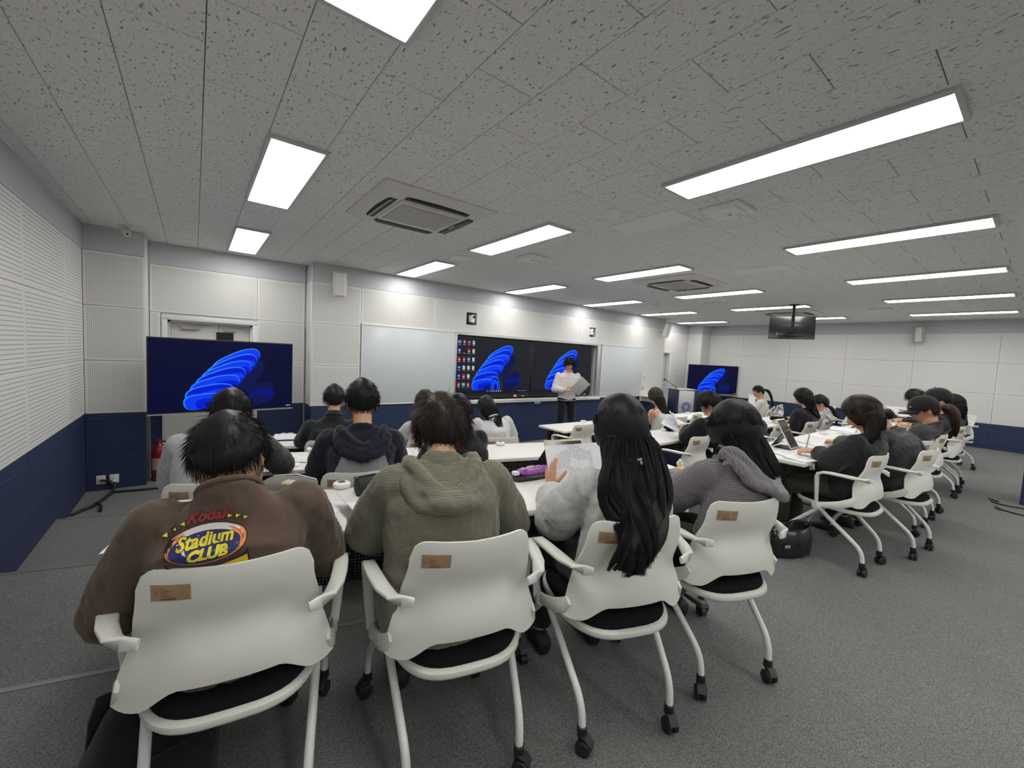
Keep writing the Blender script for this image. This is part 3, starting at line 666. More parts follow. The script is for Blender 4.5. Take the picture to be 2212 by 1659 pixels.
def picture(par,w,h,bg,y,dx=0.,petals=True):
    """flat emissive picture in the XZ plane, facing -Y"""
    b=MB(); lay=[0]
    def poly(p,mi):
        lay[0]+=1; yy=-lay[0]*.00035; b.add([(dx+px_,yy,pz) for px_,pz in p],[tuple(range(len(p)))],mi)
    def clip(p): return [(min(max(x,-w/2),w/2),min(max(z,-h/2+.012),h/2)) for x,z in p]
    b.add([(dx-w/2,0,-h/2),(dx+w/2,0,-h/2),(dx+w/2,0,h/2),(dx-w/2,0,h/2)],[(0,1,2,3)],0)
    if petals:
        s=h/.80
        def lobe(cx,cz,rx,rz,rot,mi,k=.75,n=30):
            o=[]; r=math.radians(rot)
            for i in range(n):
                t=2*PI*i/n; x=rx*math.copysign(abs(math.cos(t))**k,math.cos(t)); z=rz*math.copysign(abs(math.sin(t))**k,math.sin(t))*(1-.25*math.cos(t)); o.append(((cx+x*math.cos(r)-z*math.sin(r))*s,(cz+x*math.sin(r)+z*math.cos(r))*s))
            poly(clip(o),mi)
        for cx,cz,rx,rz,rot,mi in ((.33,-.20,.17,.10,30,5),(.36,-.26,.15,.085,20,4),(.30,-.31,.13,.06,15,5),(.24,.02,.20,.10,50,5)): lobe(cx,cz,rx,rz,rot,mi)
        L_=((.10,.15,.27,.125,33),(.055,.085,.28,.125,31),(.00,.02,.27,.12,28),(-.055,-.05,.26,.12,26),(-.11,-.125,.25,.115,22),(-.165,-.205,.235,.105,16),(-.20,-.285,.215,.085,8))
        for i,(cx,cz,rx,rz,rot) in enumerate(L_):
            lobe(cx,cz,rx,rz,rot,1); lobe(cx+.005,cz-.006,rx-.008,rz-.006,rot,(2,3)[i%2]); lobe(cx+.05,cz-.025,rx*.72,rz*.66,rot,(3,2)[i%2]); lobe(cx+.09,cz-.04,rx*.5,rz*.40,rot,(4,3)[i%2])
        for k,mi in((.105,1),(.098,3),(.07,1),(.064,2),(.036,4)): lobe(.02,-.34,k*.8,k*1.7,0,mi)
    return b,poly
def screen(par,name,w,h,pw,ph,bg,icons):
    b=MB(); b.rbox((0,.03,0),(w,.06,h),.006); b.build('display_housing',M_black,par)
    b,poly=picture(par,pw,ph,bg,0)
    if icons is not None:
        poly([(-pw/2,-ph/2),(pw/2,-ph/2),(pw/2,-ph/2+.035),(-pw/2,-ph/2+.035)],12)
        for i,c in enumerate((8,8,11,11,6,6,11)):
            x=-.16+i*.052; poly([(x-.011,-ph/2+.008),(x+.011,-ph/2+.008),(x+.011,-ph/2+.028),(x-.011,-ph/2+.028)],c)
        for i in range(6): x=pw/2-.28+i*.038; poly([(x,-ph/2+.014),(x+.016,-ph/2+.014),(x+.016,-ph/2+.022),(x,-ph/2+.022)],6)
        for r_i,row in enumerate(icons):
            for c_i,c in enumerate(row):
                if c is None: continue
                x=-pw/2+.055+c_i*.098; z=ph/2-.075-r_i*.152; s=.032
                if c=='o': 
                    poly([(x+s*math.cos(t),z+s*math.sin(t)) for t in np.linspace(0,2*PI,18)[:-1]],10 if r_i else 7); poly([(x-.006,z-.02),(x+.006,z-.02),(x+.006,z+.02),(x-.006,z+.02)],6)
                elif c=='e': poly([(x+s*math.cos(t),z+s*math.sin(t)) for t in np.linspace(0,2*PI,18)[:-1]],8); poly([(x+.5*s*math.cos(t),z+.5*s*math.sin(t)) for t in np.linspace(0,2*PI,14)[:-1]],9)
                elif c=='b': poly([(x+s*math.cos(t),z+s*math.sin(t)) for t in np.linspace(0,2*PI,18)[:-1]],2); poly([(x-.022,z-.006),(x+.022,z-.006),(x+.022,z+.006),(x-.022,z+.006)],6)
                elif c==7: 
                    poly([(x-.024,z-s),(x+.024,z-s),(x+.024,z+.018),(x+.012,z+s),(x-.024,z+s)],7); poly([(x-.018,z-.022),(x+.018,z-.022),(x+.018,z-.008),(x-.018,z-.008)],6)
                elif c==6: poly([(x-.024,z-s),(x+.024,z-s),(x+.024,z+.018),(x+.012,z+s),(x-.024,z+s)],6); poly([(x-.012,z-.012),(x+.012,z-.012),(x+.012,z+.012),(x-.012,z+.012)],0 if r_i==0 else 9)
                else: poly([(x-s,z-.024),(x+s,z-.024),(x+s,z+.024),(x-s,z+.024)],c)
                poly([(x-.026,z-.052),(x+.026,z-.052),(x+.026,z-.046),(x-.026,z-.046)],6)
    o=b.build('screen_picture',[bg]+EM[1:],par,smooth=False); o.location=(0,-.002,(h-ph)/2-.035 if h>1 else 0)
    return o
ICON=[[8,'o',10,6],['o',0,7,6],[7,7,'e',6],['b',6,6,6],['b',7,6,None],[7,9,7,None]]
s1=thing('display_screen','left of the twin wall displays, blue petal picture with rows of desktop icons','screen',(4.54,YF+.045,1.478)); screen(s1,'s',1.765,1.135,1.71,.985,E_bg1,ICON)
s2=thing('display_screen','right of the twin wall displays, blue petal picture behind the lecturer','screen',(6.345,YF+.045,1.478)); screen(s2,'s',1.81,1.135,1.74,.985,E_bg1,[])
for s in(s1,s2):
    b=MB(); b.box((.52,-.002,-.535),(.075,.006,.045)); b.build('display_sticker',mat('skin_sticker',srgb(220,180,160),.6),s,smooth=False)
    b=MB(); b.box((.72,-.002,-.54),(.05,.006,.022)); b.build('display_tag',mat('yellow_tag',srgb(215,205,90),.6),s,smooth=False)
# TVs on stands either side
def tv(x,y,z,ang,label):
    t=thing('television',label,'television',(x,y,z),math.radians(ang)); w,h=1.40,.815
    b=MB(); b.rbox((0,.02,0),(w,.04,h),.006); b.rbox((0,.055,-.06),(.8,.05,.45),.02); b.build('tv_housing',M_black,t)
    b=MB(); b.box((0,-.003,-h/2-.004),(w,.02,.012)); b.build('lower_trim',M_alu,t,smooth=False)
    b,poly=picture(t,w-.02,h-.03,E_bg2,0); poly([(.62,-.375),(.67,-.375),(.67,-.368),(.62,-.368)],6)
    o=b.build('screen_picture',[E_bg2]+EM[1:],t,smooth=False); o.location=(0,-.002,.002)
    b=MB(); b.rbox((0,.10,(-z+.1-.25)/2),(.09,.05,z+.15),.008); b.rbox((0,.10,-z+.06),(.75,.08,.035),.01)
    for s in(-1,1): b.rbox((s*.34,.10,-z+.05),(.06,.62,.03),.01)
    b.build('stand',M_dgrey,t)
    for s in(-1,1):
        for q in(-.18,.38): 
            c=MB(); c.sphere((s*.34,q,-z+.018),.0175,10,8); c.build('caster',M_black,t)
    return t
tv(.30,5.778,1.336,8.8,'large television on a stand in front of the left door, blue petal picture')
tv(11.768,5.905,1.34,-39.2,'television on a stand in the far right corner, blue petal picture')
# wainscot socket plate under the screens
b=MB(); b.rbox((5.62,YF-.006,.80),(.16,.012,.05),.003); tag(b.build('cable_plate',M_white),'small white cable plate on the navy panel under the screens','plate')

# ---- lectern with emblem and gooseneck microphone
lec=thing('lectern','silver and navy lectern with a round university emblem','lectern',(9.62,5.55,0),math.radians(-32))
b=MB(); b.rbox((0,-.20,.56),(.40,.02,1.06),.004); b.build('front_panel',M_alu,lec)
for s in(-1,1):
    b=MB(); b.rbox((s*.235,0,.56),(.07,.44,1.12),.006); b.build('side_panel',mat('lectern_navy',srgb(30,42,70),.5) if s<0 else MATS['lectern_navy'],lec)
b=MB(); b.rbox((0,.02,1.115),(.52,.42,.03),.006); b.build('lectern_top',M_alu,lec)
b=MB(); b.rbox((0,.02,.03),(.50,.44,.06),.006); b.build('plinth',M_black,lec)
M_emb=mat('emblem_blue',srgb(38,58,120),.5); M_embw=mat('emblem_white',(.8,.8,.82),.5)
b=MB(); n=36; circ=lambda r,yy:[(r*math.cos(2*PI*i/n),yy,.70+r*math.sin(2*PI*i/n)) for i in range(n)]
def ring(r0,r1,yy,mi): b.add(circ(r0,yy)+circ(r1,yy),[(i,(i+1)%n,n+(i+1)%n,n+i) for i in range(n)],mi)
ring(.095,.118,-.2135,0); ring(.082,.095,-.2135,1); b.add(circ(.082,-.2135),[tuple(range(n))],0)
b.ribbon([(-.030,-.215,.745),(-.036,-.215,.69),(-.018,-.215,.655),(0,-.215,.648),(.018,-.215,.655),(.036,-.215,.69),(.030,-.215,.745)],.018,.002,1,wdir=[(1,0,0),(1,0,.2),(.6,0,.8),(0,0,1),(-.6,0,.8),(1,0,-.2),(1,0,0)])
b.ribbon([(0,-.2152,.75),(0,-.2152,.70),(0,-.2152,.672)],[.008,.020,.012],.002,1,wdir=(1,0,0)); b.build('emblem',[M_emb,M_embw],lec,smooth=False)
b=MB(); b.sphere((.06,-.2115,1.0),.008,8,6); b.build('lock',M_dgrey,lec)
b=MB(); b.tube([(-.18,.0,1.13),(-.20,-.01,1.16),(-.36,-.10,1.245),(-.52,-.20,1.325),(-.60,-.25,1.345)],.007,8); b.lathe([(.001,-.02),(.02,-.014),(.022,.01),(.012,.026)],12,0,TR(-.62,-.262,1.346,ry=PI/2)); b.lathe([(.03,1.130),(.03,1.142),(.012,1.15)],14,0,TR(-.18,0,0)); b.build('gooseneck_microphone',M_black,lec)
cn=thing('side_counter','small white wall shelf beside the lectern','shelf',(9.35,6.25,0))
b=MB(); b.rbox((0,0,.875),(.62,.30,.035),.006); b.rbox((0,.12,.80),(.62,.02,.12),.004); b.build('shelf_board',M_white,cn)
b=MB(); b.rbox((0,.03,.78),(.26,.2,.10),.02); b.build('bracket_box',M_offw,cn)
# notice and warning sticker on the wall by the lectern
nt=MB(); nt.box((0,0,0),(.15,.003,.21)); no=nt.build('wall_notice',M_plain,smooth=False,loc=(9.235,YF-.003,1.30)); tag(no,'white printed notice taped to the wall left of the lectern','notice')
b=MB()
for i in range(9): b.box((-.005,-.0022,.07-i*.017),(.11-(i%3)*.018,.001,.0055 if i else .010))
b.build('printed_lines',mat('notice_ink',(.25,.25,.27),.7),no,smooth=False)
b=MB(); b.prism([(-.035,-.045),(.035,-.045),(.035,.0),(.0,.05),(-.035,.0)],0,.002,0,TR(9.19,YF-.002,1.075,rx=PI/2)); ws=b.build('warning_sticker',mat('warning_yellow',srgb(205,195,70),.6),smooth=False); tag(ws,'small yellow warning sticker below the wall notice','sticker')
b=MB(); b.box((9.19,YF-.0055,1.045),(.06,.001,.018)); b.build('sticker_text',M_black,ws,smooth=False)

# ---- PTZ cameras in niches
def ptz(x,z,label,yaw):
    t=thing('camera',label,'camera',(x,YF+.03,z),yaw)
    b=MB(); b.rbox((0,.02,-.075),(.11,.12,.05),.012); b.build('camera_base',M_black,t)
    b=MB(); b.lathe([(.052,-.05),(.052,.0),(.046,.02)],20); b.rbox((-.045,0,.02),(.018,.07,.09),.008); b.rbox((.045,0,.02),(.018,.07,.09),.008); b.build('yoke',M_white,t)
    b=MB(); b.lathe([(.03,-.05),(.042,-.045),(.042,.045),(.03,.05)],20,0,TR(0,0,.045,rx=PI/2)); b.build('camera_head',M_white,t)
    b=MB(); b.lathe([(.026,0),(.030,.004),(.026,.012),(.012,.014)],18,0,TR(0,-.048,.045,rx=PI/2)); b.build('lens',M_glass,t)
ptz(3.97,2.345,'white pan-tilt camera in the wall niche above the left display',.35); ptz(7.155,2.345,'white pan-tilt camera in the wall niche above the right display',.5)
# ---- wall loudspeakers
def speaker(x,y,z,rz,tilt,label,dark=False):
    t=thing('loudspeaker',label,'loudspeaker',(x,y,z),rz)
    b=MB(); b.loft([[(sx*w,yy,zz) for sx,yy in((-1,0),(-1,-d*.7),(-.6,-d),(.6,-d),(1,-d*.7),(1,0))] for zz,w,d in((-.175,.075,.09),(-.165,.085,.115),(0,.09,.13),(.165,.085,.115),(.175,.075,.09))],0,TR(0,-.11,0,rx=tilt)); o=b.build('speaker_cabinet',M_offw if not dark else M_grey,t,angle=30)
    b=MB(); b.loft([[(sx*w,-d-.003,zz) for sx,d in((-.55,.131),(.55,.131),(.55,.120),(-.55,.120))] for zz,w in((-.15,.085),(.15,.085))],0,TR(0,-.11,0,rx=tilt)); b.build('speaker_grille',M_white if not dark else M_offw,t,smooth=False)
    b=MB(); b.tube([(0,0,0),(0,-.06,0),(0,-.12,.0)],.02,8); b.rbox((0,-.006,0),(.10,.012,.14),.003); b.tube([(0,-.05,-.06),(0,-.12,-.09)],.012,6); b.build('wall_bracket',M_offw,t)
speaker(1.70,YF,2.625,-.35,.12,'white wall loudspeaker high on the wall left of the whiteboard')
speaker(9.80,YF,2.60,.30,.22,'white wall loudspeaker high above the lectern')
speaker(XR,1.80,2.62,-PI/2,.12,'grey loudspeaker high on the far right wall',True)
# ---- ceiling equipment
def cassette(x,y,label):
    t=thing('air_conditioner',label,'air conditioner',(x,y,ZC)); S=.475
    b=MB(); b.loft([[(sx*s,sy*s,z) for sx,sy in((-1,-1),(1,-1),(1,1),(-1,1))] for s,z in((S,-.002),(S,-.010),(.40,-.045),(.385,-.048))],0); b.build('cassette_panel',mat('aircon_panel',(.66,.65,.62),.45) if 'aircon_panel' not in MATS else MATS['aircon_panel'],t,smooth=False)
    b=MB(); b.rbox((0,0,-.050),(.56,.56,.016),.006); b.build('intake_frame',MATS['aircon_panel'],t)
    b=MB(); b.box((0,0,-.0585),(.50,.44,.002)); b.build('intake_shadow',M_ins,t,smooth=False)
    for i in range(34):
        if i==0: sb=MB(); sb.box((0,0,0),(.50,.0052,.006)); sm_=sb.mesh('grille_slat',[MATS['aircon_panel']],smooth=False)
        ob('grille_slat',sm_,t,(0,-.214+i*.013,-.061))
    for i in range(4):
        if i==0: sb=MB(); sb.box((0,0,0),(.004,.44,.008)); rb_=sb.mesh('grille_rib',[MATS['aircon_panel']],smooth=False)
        ob('grille_rib',rb_,t,(-.15+i*.10,0,-.062))
    b=MB(); p=[(-.27,-.03),(-.2,-.045),(0,-.055),(.2,-.045),(.27,-.03),(.27,.028),(-.27,.028)]; b.prism(p,-.004,.0); vm=b.mesh('air_outlet',[M_ins],smooth=False)
    b=MB(); b.ribbon([(-.25,-.008,-.006),(0,-.014,-.006),(.25,-.008,-.006)],.045,.004,wdir=(0,1,.35)); vv=b.mesh('louvre',[M_dgrey])
    for k in range(4):
        o=ob('air_outlet',vm,t); a=k*PI/2; o.rotation_euler=(0,0,a); o.location=(.335*math.sin(a),-.335*math.cos(a),-.0475); ob('louvre',vv,o)
    b=MB(); b.box((.31,.02,-.059),(.02,.10,.002)); b.build('logo_plate',M_grey,t,smooth=False)
cassette(1.52,3.37,'ceiling air conditioner nearest the camera, between the left light rows'); cassette(5.56,3.39,'ceiling air conditioner in the middle of the room'); cassette(9.70,3.40,'ceiling air conditioner behind the hanging monitor')
def accesspoint(x,y,label):
    t=thing('wireless_access_point',label,'access point',(x,y,ZC)); b=MB(); b.rbox((0,0,-.014),(.30,.30,.028),.01); b.rbox((0,0,-.035),(.22,.22,.02),.009); b.build('housing',M_white,t)
    b=MB(); b.rbox((.0,-.02,-.046),(.05,.014,.004),.001); b.build('indicator',M_grey,t); b=MB(); b.rbox((.06,-.07,-.046),(.075,.028,.003),.001); b.build('rating_label',M_offw,t)
accesspoint(3.18,3.87,'square white access point on the ceiling, left of the second air conditioner'); accesspoint(3.18,1.59,'square white access point on the ceiling beside the long rear light'); accesspoint(7.75,3.95,'square white access point on the ceiling before the hanging monitor'); accesspoint(9.85,2.0,'square white access point on the ceiling near the far right lights')
t=thing('smoke_detector','round white smoke detector on the ceiling','detector',(2.607,2.204,ZC)); b=MB(); b.lathe([(.062,0),(.062,-.012),(.052,-.018),(.045,-.05),(.03,-.058),(.005,-.058)],24); b.build('detector_body',M_white,t); b=MB(); b.lathe([(.038,-.035),(.047,-.036),(.047,-.042),(.038,-.043)],24); b.build('detector_vents',M_grey,t)
t=thing('ceiling_speaker','round flush loudspeaker in the ceiling near the screen wall','loudspeaker',(2.62,4.58,ZC)); b=MB(); b.lathe([(.135,0),(.135,-.006),(.118,-.010)],28); b.build('speaker_ring',M_white,t); b=MB(); b.lathe([(.118,-.006),(.06,-.009),(.005,-.010)],28); b.build('speaker_grille',M_grey,t)
for k,(x,y,l) in enumerate(((3.05,2.18,'blank pale access cover set in the ceiling by the smoke detector'),(5.4,2.25,'blank pale access cover in the ceiling beyond the access point'))):
    t=thing('ceiling_access_cover',l,'cover',(x,y,ZC)); b=MB(); b.rbox((0,0,-.003),(.30,.62,.006),.002); b.build('cover_plate',mat('cover_paint%d'%k,(.80,.80,.79),.6),t)
t=thing('ceiling_sensor','small round sensor on the ceiling before the far lights','detector',(7.3,4.9,ZC)); b=MB(); b.lathe([(.055,0),(.055,-.01),(.03,-.035),(.004,-.036)],18); b.build('sensor_body',M_offw,t)
t=thing('security_camera','small white security camera under the ceiling in the left corner','camera',(-.585,6.12,ZC)); b=MB(); b.lathe([(.055,0),(.05,-.015),(.02,-.022)],18); b.tube([(0,0,-.01),(0,-.02,-.05)],.013,8); b.build('mount',M_offw,t); b=MB(); b.lathe([(.028,-.06),(.036,-.055),(.036,.05),(.030,.055)],16,0,TR(.01,-.045,-.075,rx=PI/2+.5,rz=.3)); b.build('camera_body',M_offw,t); b=MB(); b.sphere((.026,-.092,-.104),.010,10,8); b.build('lens',M_glass,t)
# hanging monitor seen from behind
t=thing('hanging_monitor','black monitor hung from the ceiling on a pole, seen from behind','monitor',(8.62,2.95,ZC),math.radians(-68))
b=MB(); b.rbox((0,0,-.01),(.14,.14,.02),.004); b.tube([(0,0,-.02),(0,0,-.50)],.028,12); b.rbox((0,.06,-.44),(.10,.12,.09),.01); b.build('ceiling_pole',M_black,t)
b=MB(); b.rbox((0,0,0),(.72,.025,.44),.008,0,TR(0,.21,-.40,rx=-.25)); b.rbox((0,-.02,-.06),(.42,.03,.22),.012,0,TR(0,.21,-.40,rx=-.25)); b.build('monitor_housing',mat('glossy_black',(.03,.03,.033),.25),t)
b=MB(); b.box((-.2,-.0145,-.12),(.08,.002,.05),0,TR(0,.21,-.40,rx=-.25)); b.build('rating_sticker',mat('sticker_tan',srgb(190,150,120),.6),t,smooth=False)
b=MB(); b.box((0,.0135,0),(.68,.002,.39),0,TR(0,.21,-.40,rx=-.25)); b.build('monitor_glass',M_glass,t,smooth=False)
# ================================================================ PEOPLE: builders
V3=lambda p: np.array(p,float)
def skin_mat():
    m=mat('skin',srgb(208,160,128),.5,spec=.35,noise_scale=40,var=.05); b=m.node_tree.nodes['Principled BSDF']
    b.inputs['Subsurface Weight'].default_value=.08; b.inputs['Subsurface Radius'].default_value=(.01,.004,.002); return m
M_skin=skin_mat()
def hair_mat(name,col,rough=.46):
    m=mat(name,col,rough,spec=.22); b=m.node_tree.nodes['Principled BSDF']
    tc=nd(m,'ShaderNodeTexCoord'); n=nd(m,'ShaderNodeTexNoise'); n.inputs['Scale'].default_value=55; lk(m,tc.outputs['Object'],n.inputs['Vector'])
    c=mixc(m,n.outputs['Fac'],tuple(x*.5 for x in col),tuple(x*1.7 for x in col)); lk(m,c,b.inputs['Base Color']); return m
M_hair=hair_mat('black_hair',(.010,.0095,.010)); M_hairb=hair_mat('dark_brown_hair',(.020,.013,.010)); M_hairm=hair_mat('mocha_hair',(.036,.025,.019)); M_hairr=hair_mat('brown_hair_tips',(.040,.022,.014))
def cloth(name,col,var=.08,scale=220,bump=.35,rough=.9): return mat(name,col,rough,spec=.2,sheen=.2,noise_scale=scale,var=var,bump=bump,bump_scale=scale*1.6)
C_brown=cloth('brown_jersey',srgb(92,76,65)); C_olive=knit('olive_ribbed_knit',srgb(116,115,99),.0050); C_sweat=cloth('offwhite_sweatshirt',srgb(196,198,194),.05)
C_greyk=knit('grey_ribbed_knit',srgb(122,118,121),.0088,'Z',.42,.8); C_greykh=knit('grey_ribbed_hood',srgb(128,125,127),.0088,'X',.35,.8); C_ltgrey=cloth('light_grey_jersey',srgb(176,177,180),.06); C_navy=cloth('navy_fleece',srgb(31,34,46),.15); C_melange=cloth('grey_melange',srgb(158,158,160),.12,400)
C_blk=cloth('black_jersey',(.012,.012,.014),.2); C_blk2=cloth('black_jacket',srgb(38,40,42),.15); C_white=cloth('white_tee',srgb(206,206,206),.06); C_blouse=cloth('white_blouse',srgb(205,203,204),.04,150,.2); C_dgrey=cloth('charcoal_tee',srgb(66,64,66),.1); C_cream=cloth('cream_tee',srgb(214,206,198),.05); C_hoodlt=cloth('pale_grey_hood',srgb(180,182,184),.06)
C_shirt=mat('white_stripe_shirt',srgb(222,214,212),.8); C_trb=cloth('black_trousers',(.011,.012,.016),.2); C_trol=cloth('olive_trousers',srgb(66,68,56),.1); C_trn=cloth('navy_trousers',srgb(36,42,66),.12); C_puff=mat('black_padded_nylon',(.016,.017,.021),.5,noise_scale=60,var=.3,bump=.4,bump_scale=50)
M_shoe=mat('black_shoe',(.015,.015,.016),.6); M_shoew=mat('white_shoe',(.6,.6,.58),.6)
M_eyew=mat('eye_white',(.7,.68,.66),.25); M_iris=mat('dark_iris',(.012,.008,.006),.15); M_lip=mat('lips',srgb(176,100,92),.45)

def remesh(mb, voxel, smooth=4, fac=.5):
    me=mb.mesh('tmp',smooth=False); o=bpy.data.objects.new('tmp',me); COL.objects.link(o)
    r=o.modifiers.new('r','REMESH'); r.mode='VOXEL'; r.voxel_size=voxel; r.use_smooth_shade=True
    if smooth: s=o.modifiers.new('s','SMOOTH'); s.iterations=smooth; s.factor=fac
    dg=bpy.context.evaluated_depsgraph_get(); m2=bpy.data.meshes.new_from_object(o.evaluated_get(dg)); bpy.data.objects.remove(o); bpy.data.meshes.remove(me)
    m2.polygons.foreach_set('use_smooth',[True]*len(m2.polygons)); return m2
def co(me):
    a=np.empty(len(me.vertices)*3,np.float32); me.vertices.foreach_get('co',a); return a.reshape(-1,3)
def displace(me, amp, freq, seed=0., stretch=(1,1,1), ridge=False):
    P=co(me); N=np.empty(len(P)*3,np.float32); me.vertex_normals.foreach_get('vector',N); N=N.reshape(-1,3)
    d=np.array([noise.noise(Vector((p[0]*freq*stretch[0]+seed,p[1]*freq*stretch[1],p[2]*freq*stretch[2]))) for p in P])
    if ridge: d=(.5-np.abs(d))*2-.35
    P=P+N*(d*amp)[:,None]; me.vertices.foreach_set('co',P.astype(np.float32).ravel()); me.update()
def unit(v): v=V3(v); return v/(np.linalg.norm(v)+1e-9)
def ering(c,a,t,rx,ry,n=18,e=2.3):
    a=unit(a); t=unit(t); a=unit(a-t*(a@t)); b=np.cross(t,a); th=np.arange(n)*2*PI/n; ct,st=np.cos(th),np.sin(th)
    return V3(c)+np.outer(np.sign(ct)*np.abs(ct)**(2/e)*rx,a)+np.outer(np.sign(st)*np.abs(st)**(2/e)*ry,b)
def head_matrix(c,rot):
    p,y,r=[math.radians(x) for x in rot]
    return Matrix.Translation(c)@Matrix.Rotation(-y,4,'Z')@Matrix.Rotation(-p,4,'X')@Matrix.Rotation(-r,4,'Y')
HA,HB,HC=.074,.094,.116
def head_pt(az,el,s=1.,off=0.):
    """point of the skull in head space: az 0=front, + = right; el -90..90"""
    x=math.sin(az)*math.cos(el); y=math.cos(az)*math.cos(el); z=math.sin(el)
    r=1/math.sqrt((x/HA)**2+(y/HB)**2+(z/HC)**2); p=V3((x,y,z))*(r+off)
    return _jaw(p)*s
def _jaw(p):
    k=max(0.,-p[2]/HC); q=p.copy(); q[0]*=1-.26*k**1.4
    if p[1]<0: q[1]*=1-.42*k**1.2
    else: q[1]*=1+.05*k
    if p[2]>.02 and p[1]<0: q[1]*=1.04
    return q
def add_head(mb,M,s=1.,ears=True):
    nu,nv=48,36; rings=[]
    for i in range(nv+1):
        el=-PI/2+PI*i/nv; el=max(min(el,PI/2-.02),-PI/2+.02); ring=[]
        for j in range(nu):
            az=2*PI*j/nu; p=head_pt(az,el)
            if p[1]>0:
                g=lambda cx,cz,sx,sz: math.exp(-((p[0]-cx)/sx)**2-((p[2]-cz)/sz)**2)
                p[1]+= .020*g(0,-.032,.011,.016)+.010*g(0,-.008,.008,.022)+.004*g(0,.024,.05,.012)-.007*(g(.031,.004,.014,.011)+g(-.031,.004,.014,.011))+.005*g(0,-.066,.020,.011)-.003*g(0,-.052,.018,.006)+.006*g(0,-.098,.022,.016)+.003*(g(.045,-.03,.02,.02)+g(-.045,-.03,.02,.02))
            ring.append(p*s)
        rings.append(ring)
    mb.loft(rings,0,M)
    if ears:
        for k in(-1,1):
            E=M@TR(k*.077*s,-.012*s,-.014*s,rz=k*.45,ry=-k*.12,rx=-.15)
            mb.sphere((0,0,0),(.010*s,.019*s,.032*s),12,8,0,E); mb.sphere((k*.006*s,-.012*s,.006*s),(.006*s,.008*s,.024*s),8,6,0,E)
def face_parts(par,M,s=1.,mouth_open=False):
    b=MB()
    for k in(-1,1): b.sphere((k*.031*s,.0835*s,.005*s),(.0125*s,.006*s,.0065*s),12,8,0,M)
    o=b.build('eye_whites',M_eyew,par)
    b=MB()
    for k in(-1,1): b.sphere((k*.031*s,.0885*s,.005*s),(.0058*s,.003*s,.0058*s),10,6,0,M)
    b.build('irises',M_iris,par)
    b=MB()
    for k in(-1,1): b.ribbon([(k*.016*s,.092*s,.022*s),(k*.030*s,.090*s,.027*s),(k*.046*s,.079*s,.022*s)],.006*s,.004*s,0,M,wdir=(0,0,1))
    b.build('eyebrows',M_hair,par)
    b=MB(); b.ribbon([(-.023*s,.081*s,-.066*s),(-.010*s,.0955*s,-.064*s),(0,.0975*s,-.065*s),(.010*s,.0955*s,-.064*s),(.023*s,.081*s,-.066*s)],[.006*s,.012*s,.012*s,.012*s,.006*s],.006*s,0,M,wdir=(0,0,1)); b.build('lips',M_lip,par)
def strands(paths, r0, mats, tip=.15, name='strands'):
    """(n,k,3) centre lines -> three-sided tapering strands"""
    P=np.asarray(paths,float); n,k,_=P.shape; T=np.gradient(P,axis=1); T/=np.linalg.norm(T,axis=2)[...,None]+1e-9
    ref=np.tile(np.array([.31,.77,.55]),(n,k,1)); A=np.cross(T,ref); A/=np.linalg.norm(A,axis=2)[...,None]+1e-9; B=np.cross(T,A)
    r0=np.asarray(r0); r=(r0 if r0.ndim else np.full(n,float(r0)))[:,None]*np.interp(np.linspace(0,1,k),[0,.1,.6,1],[.6,1,.9,tip])[None,:]
    V=np.stack([P+r[...,None]*(math.cos(a)*A+math.sin(a)*B) for a in(0,2*PI/3,4*PI/3)],2)
    idx=np.arange(n*k*3).reshape(n,k,3); Q=[]
    for j in range(3): Q.append(np.stack([idx[:,:-1,j],idx[:,:-1,(j+1)%3],idx[:,1:,(j+1)%3],idx[:,1:,j]],-1).reshape(-1,4))
    return V.reshape(-1,3), np.vstack(Q)
def hair_bound(az,st):
    d=abs(math.degrees((az+PI)%(2*PI)-PI))
    return math.radians(np.interp(d,[0,35,58,76,88,102,122,150,180],[st['front'],st['front']-3,st['temple'],st['side'],st['side']+8,st['side']+10,st['behind'],st['nape']+2,st['nape']]))
SHORT=dict(front=26,temple=8,side=-14,behind=-22,nape=-40,t=.020,top=.012,sidet=.014,n=1400,len=.055,mess=.25,r=.0008,lift=.22,whorl=(180,62))
